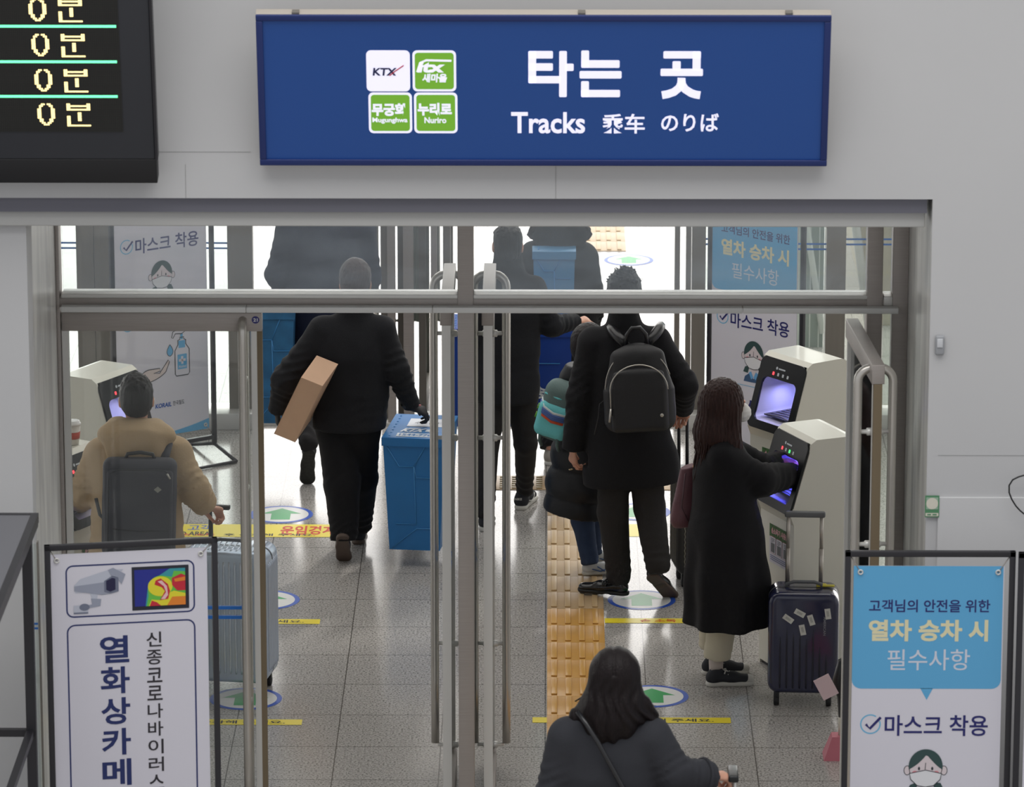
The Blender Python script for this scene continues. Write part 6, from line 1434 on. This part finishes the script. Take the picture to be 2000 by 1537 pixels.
# ---- woman in the foreground
D = 18.76
fw = nrm(V3(.0, 1, 0))
J = jnt(D, hd=(1199, 1318, .02), nk=(1190, 1395, 0), sL=(1112, 1442, 0), sR=(1270, 1442, 0), eL=(1085, 1550, -.02), eR=(1316, 1512, -.02), wL=(1080, 1640, .06), wR=(1390, 1516, .08), pe=(1180, 1680, 0), hL=(1150, 1700, 0), hR=(1212, 1700, 0))
for s_, x in (('L', -.09), ('R', .09)): J['h' + s_] = J['pe'] + V3(x, 0, -.02); J['k' + s_] = J['pe'] * V3(1, 1, 0) + V3(x, .0, .46); J['a' + s_] = J['pe'] * V3(1, 1, 0) + V3(x, -.0, .09)
rt = figure('dark haired woman in charcoal wool coat in the foreground', J, fw, hands=[hand(J['wR'], (.8, .55, -.15), (0, -.2, 1), 65, False, .95), hand(J['wL'], (0, .3, -1), (-1, 0, 0), 40, True, .95)], hs=.97)
jacket(rt, J, fw, CHA, 'wool_coat', tr=(.205, .20, .21), hem=J['pe'] + V3(0, 0, -.25), sl=(.092, .080, .064), sh=.080, skirt=[(J['pe'] + V3(0, 0, -.4), .25, .7)], wr=.003, seed=29, collar=.035, fold=.012, h=.010)
trousers(rt, J, fw, TRB)
for s_ in 'LR': a = J['a' + s_] * V3(1, 1, 0) + V3(0, 0, .012); shoe(rt, a + V3(0, -.06, 0), a + V3(0, .2, 0), 'dress', SHB, SOLK)
H = J['hd']; ro = arr(rt.location)
f = Field(H - V3(.34, .24, .30), H + V3(.34, .24, .18), .006)
f.ell(H + V3(.005, -.015, .02), (.094, .108, .102), .03).cone(H + V3(0, -.04, .0), H + V3(-.01, -.05, -.15), .090, .125, .06, (fw, .85)).cone(H + V3(-.08, -.03, -.10), H + V3(-.165, -.01, -.195), .055, .030, .04).cone(H + V3(.08, -.03, -.10), H + V3(.165, -.01, -.20), .058, .030, .04).cone(H + V3(0, -.06, -.12), H + V3(-.03, -.075, -.20), .085, .06, .04)
f.ripple(lambda X, Y, Z: .005 * np.sin((X - H[0]) * (170 - (H[2] - Z) * 300) + 2.4 * np.sin(Z * 19) + 1.5 * np.sin(Z * 37 + X * 20)) * np.clip((H[2] + .03 - Z) / .1, .15, 1) + 0 * Y)
f.ripple(lambda X, Y, Z: .008 * np.exp(-((X - H[0]) / .006) ** 2) * (Z > H[2] + .03) + 0 * Y)
piece('hair', f, HDK, rt, 0)
rg = np.random.RandomState(8); b = B()
for i in range(240):
    t_ = rg.uniform(-1, 1); z_ = rg.uniform(-.16, -.04); p = H + V3(t_ * (.085 - z_ * .35), -.105 - z_ * .1 + abs(t_) ** 2 * .10, z_) - ro; l = rg.uniform(.06, .12); sp = t_ * rg.uniform(.2, .6) * .09
    b.tube([Vector(p), Vector(p + V3(sp * .6, -.004, -l * .5)), Vector(p + V3(sp * 1.1 + rg.uniform(-.02, .02), .005, -l * .9)), Vector(p + V3(sp * 1.3 + rg.uniform(-.03, .03), .01, -l))], .004, 5, rad=[.006, .0055, .0025, .0006])
for pts in ([(.10, -.02, -.06), (.13, -.02, -.09), (.145, -.02, -.12)], [(-.13, -.02, -.15), (-.19, -.01, -.19), (-.205, -.01, -.24)], [(.15, -.02, -.16), (.19, -.01, -.22), (.22, -.01, -.25)], [(.12, -.03, -.1), (.17, -.02, -.18), (.18, -.02, -.26)]):
    b.tube([Vector(H + V3(*q_) - ro) for q_ in pts], .003, 5, rad=[.004, .002, .0006])
tag(b.build('hair_strands', HDK, rt), kind='stuff')
# strap, cuff belt and the trolley she pulls
def surf(px, py, dd): return Vector(P(px, py, D + dd)) - Vector(rt.location)
sb = thing('shoulder_bag', 'thin black cross body strap over the charcoal coat', 'bag', tuple(rt.location))
B().tube([surf(1128, 1390, -.085), surf(1146, 1415, -.125), surf(1168, 1450, -.150), surf(1190, 1490, -.155), (surf(1212, 1530, -.155)), surf(1235, 1575, -.15), surf(1262, 1640, -.15)], .010, 8).build('strap', BPL, sb)
f = Field((.0, -.3, .55), (.4, .1, .95), .01); q = surf(1345, 1700, -.14); f.rbox(tuple(q), (.10, .05, .08), .03, 0); link('bag_body', vmesh('bag_body', [f.mesh(1)]), BPL, sb)
c0 = J['wR'] - nrm(J['wR'] - J['eR']) * .045 - ro; ax_ = nrm(J['wR'] - J['eR']); u_ = nrm(np.cross(ax_, V3(0, 1, 0))); v_ = np.cross(ax_, u_)
B().tube([Vector(c0 + (u_ * math.cos(a) + v_ * math.sin(a)) * .070) for a in np.linspace(0, 6.283, 17)], .008, 6).build('cuff_belt', CHA, rt)
tr = thing('trolley_case', 'suitcase with black grip held by the foreground woman, mostly below the frame', 'suitcase', tuple(P(1436, 1522, D + .12)))
tr.location.z = 0; gz = P(1436, 1509, D + .12).z
B().box((-.03, -.06, gz - .025), (.012, .09, gz + .005), bev=.008).build('grip', BLACKP, tr); B().tube([(-.0, .01, .52), (-.004, .01, gz - .02)], .009, 8).build('telescopic_tube', STEELL, tr)
B().box((-.03, -.14, .05), (.27, .08, .54), bev=.03).build('shell', M('case_black_shell', (36, 36, 40), .4), tr)
for x in (.01, .23):
    for y in (-.11, .05): wheel(tr, x, y)
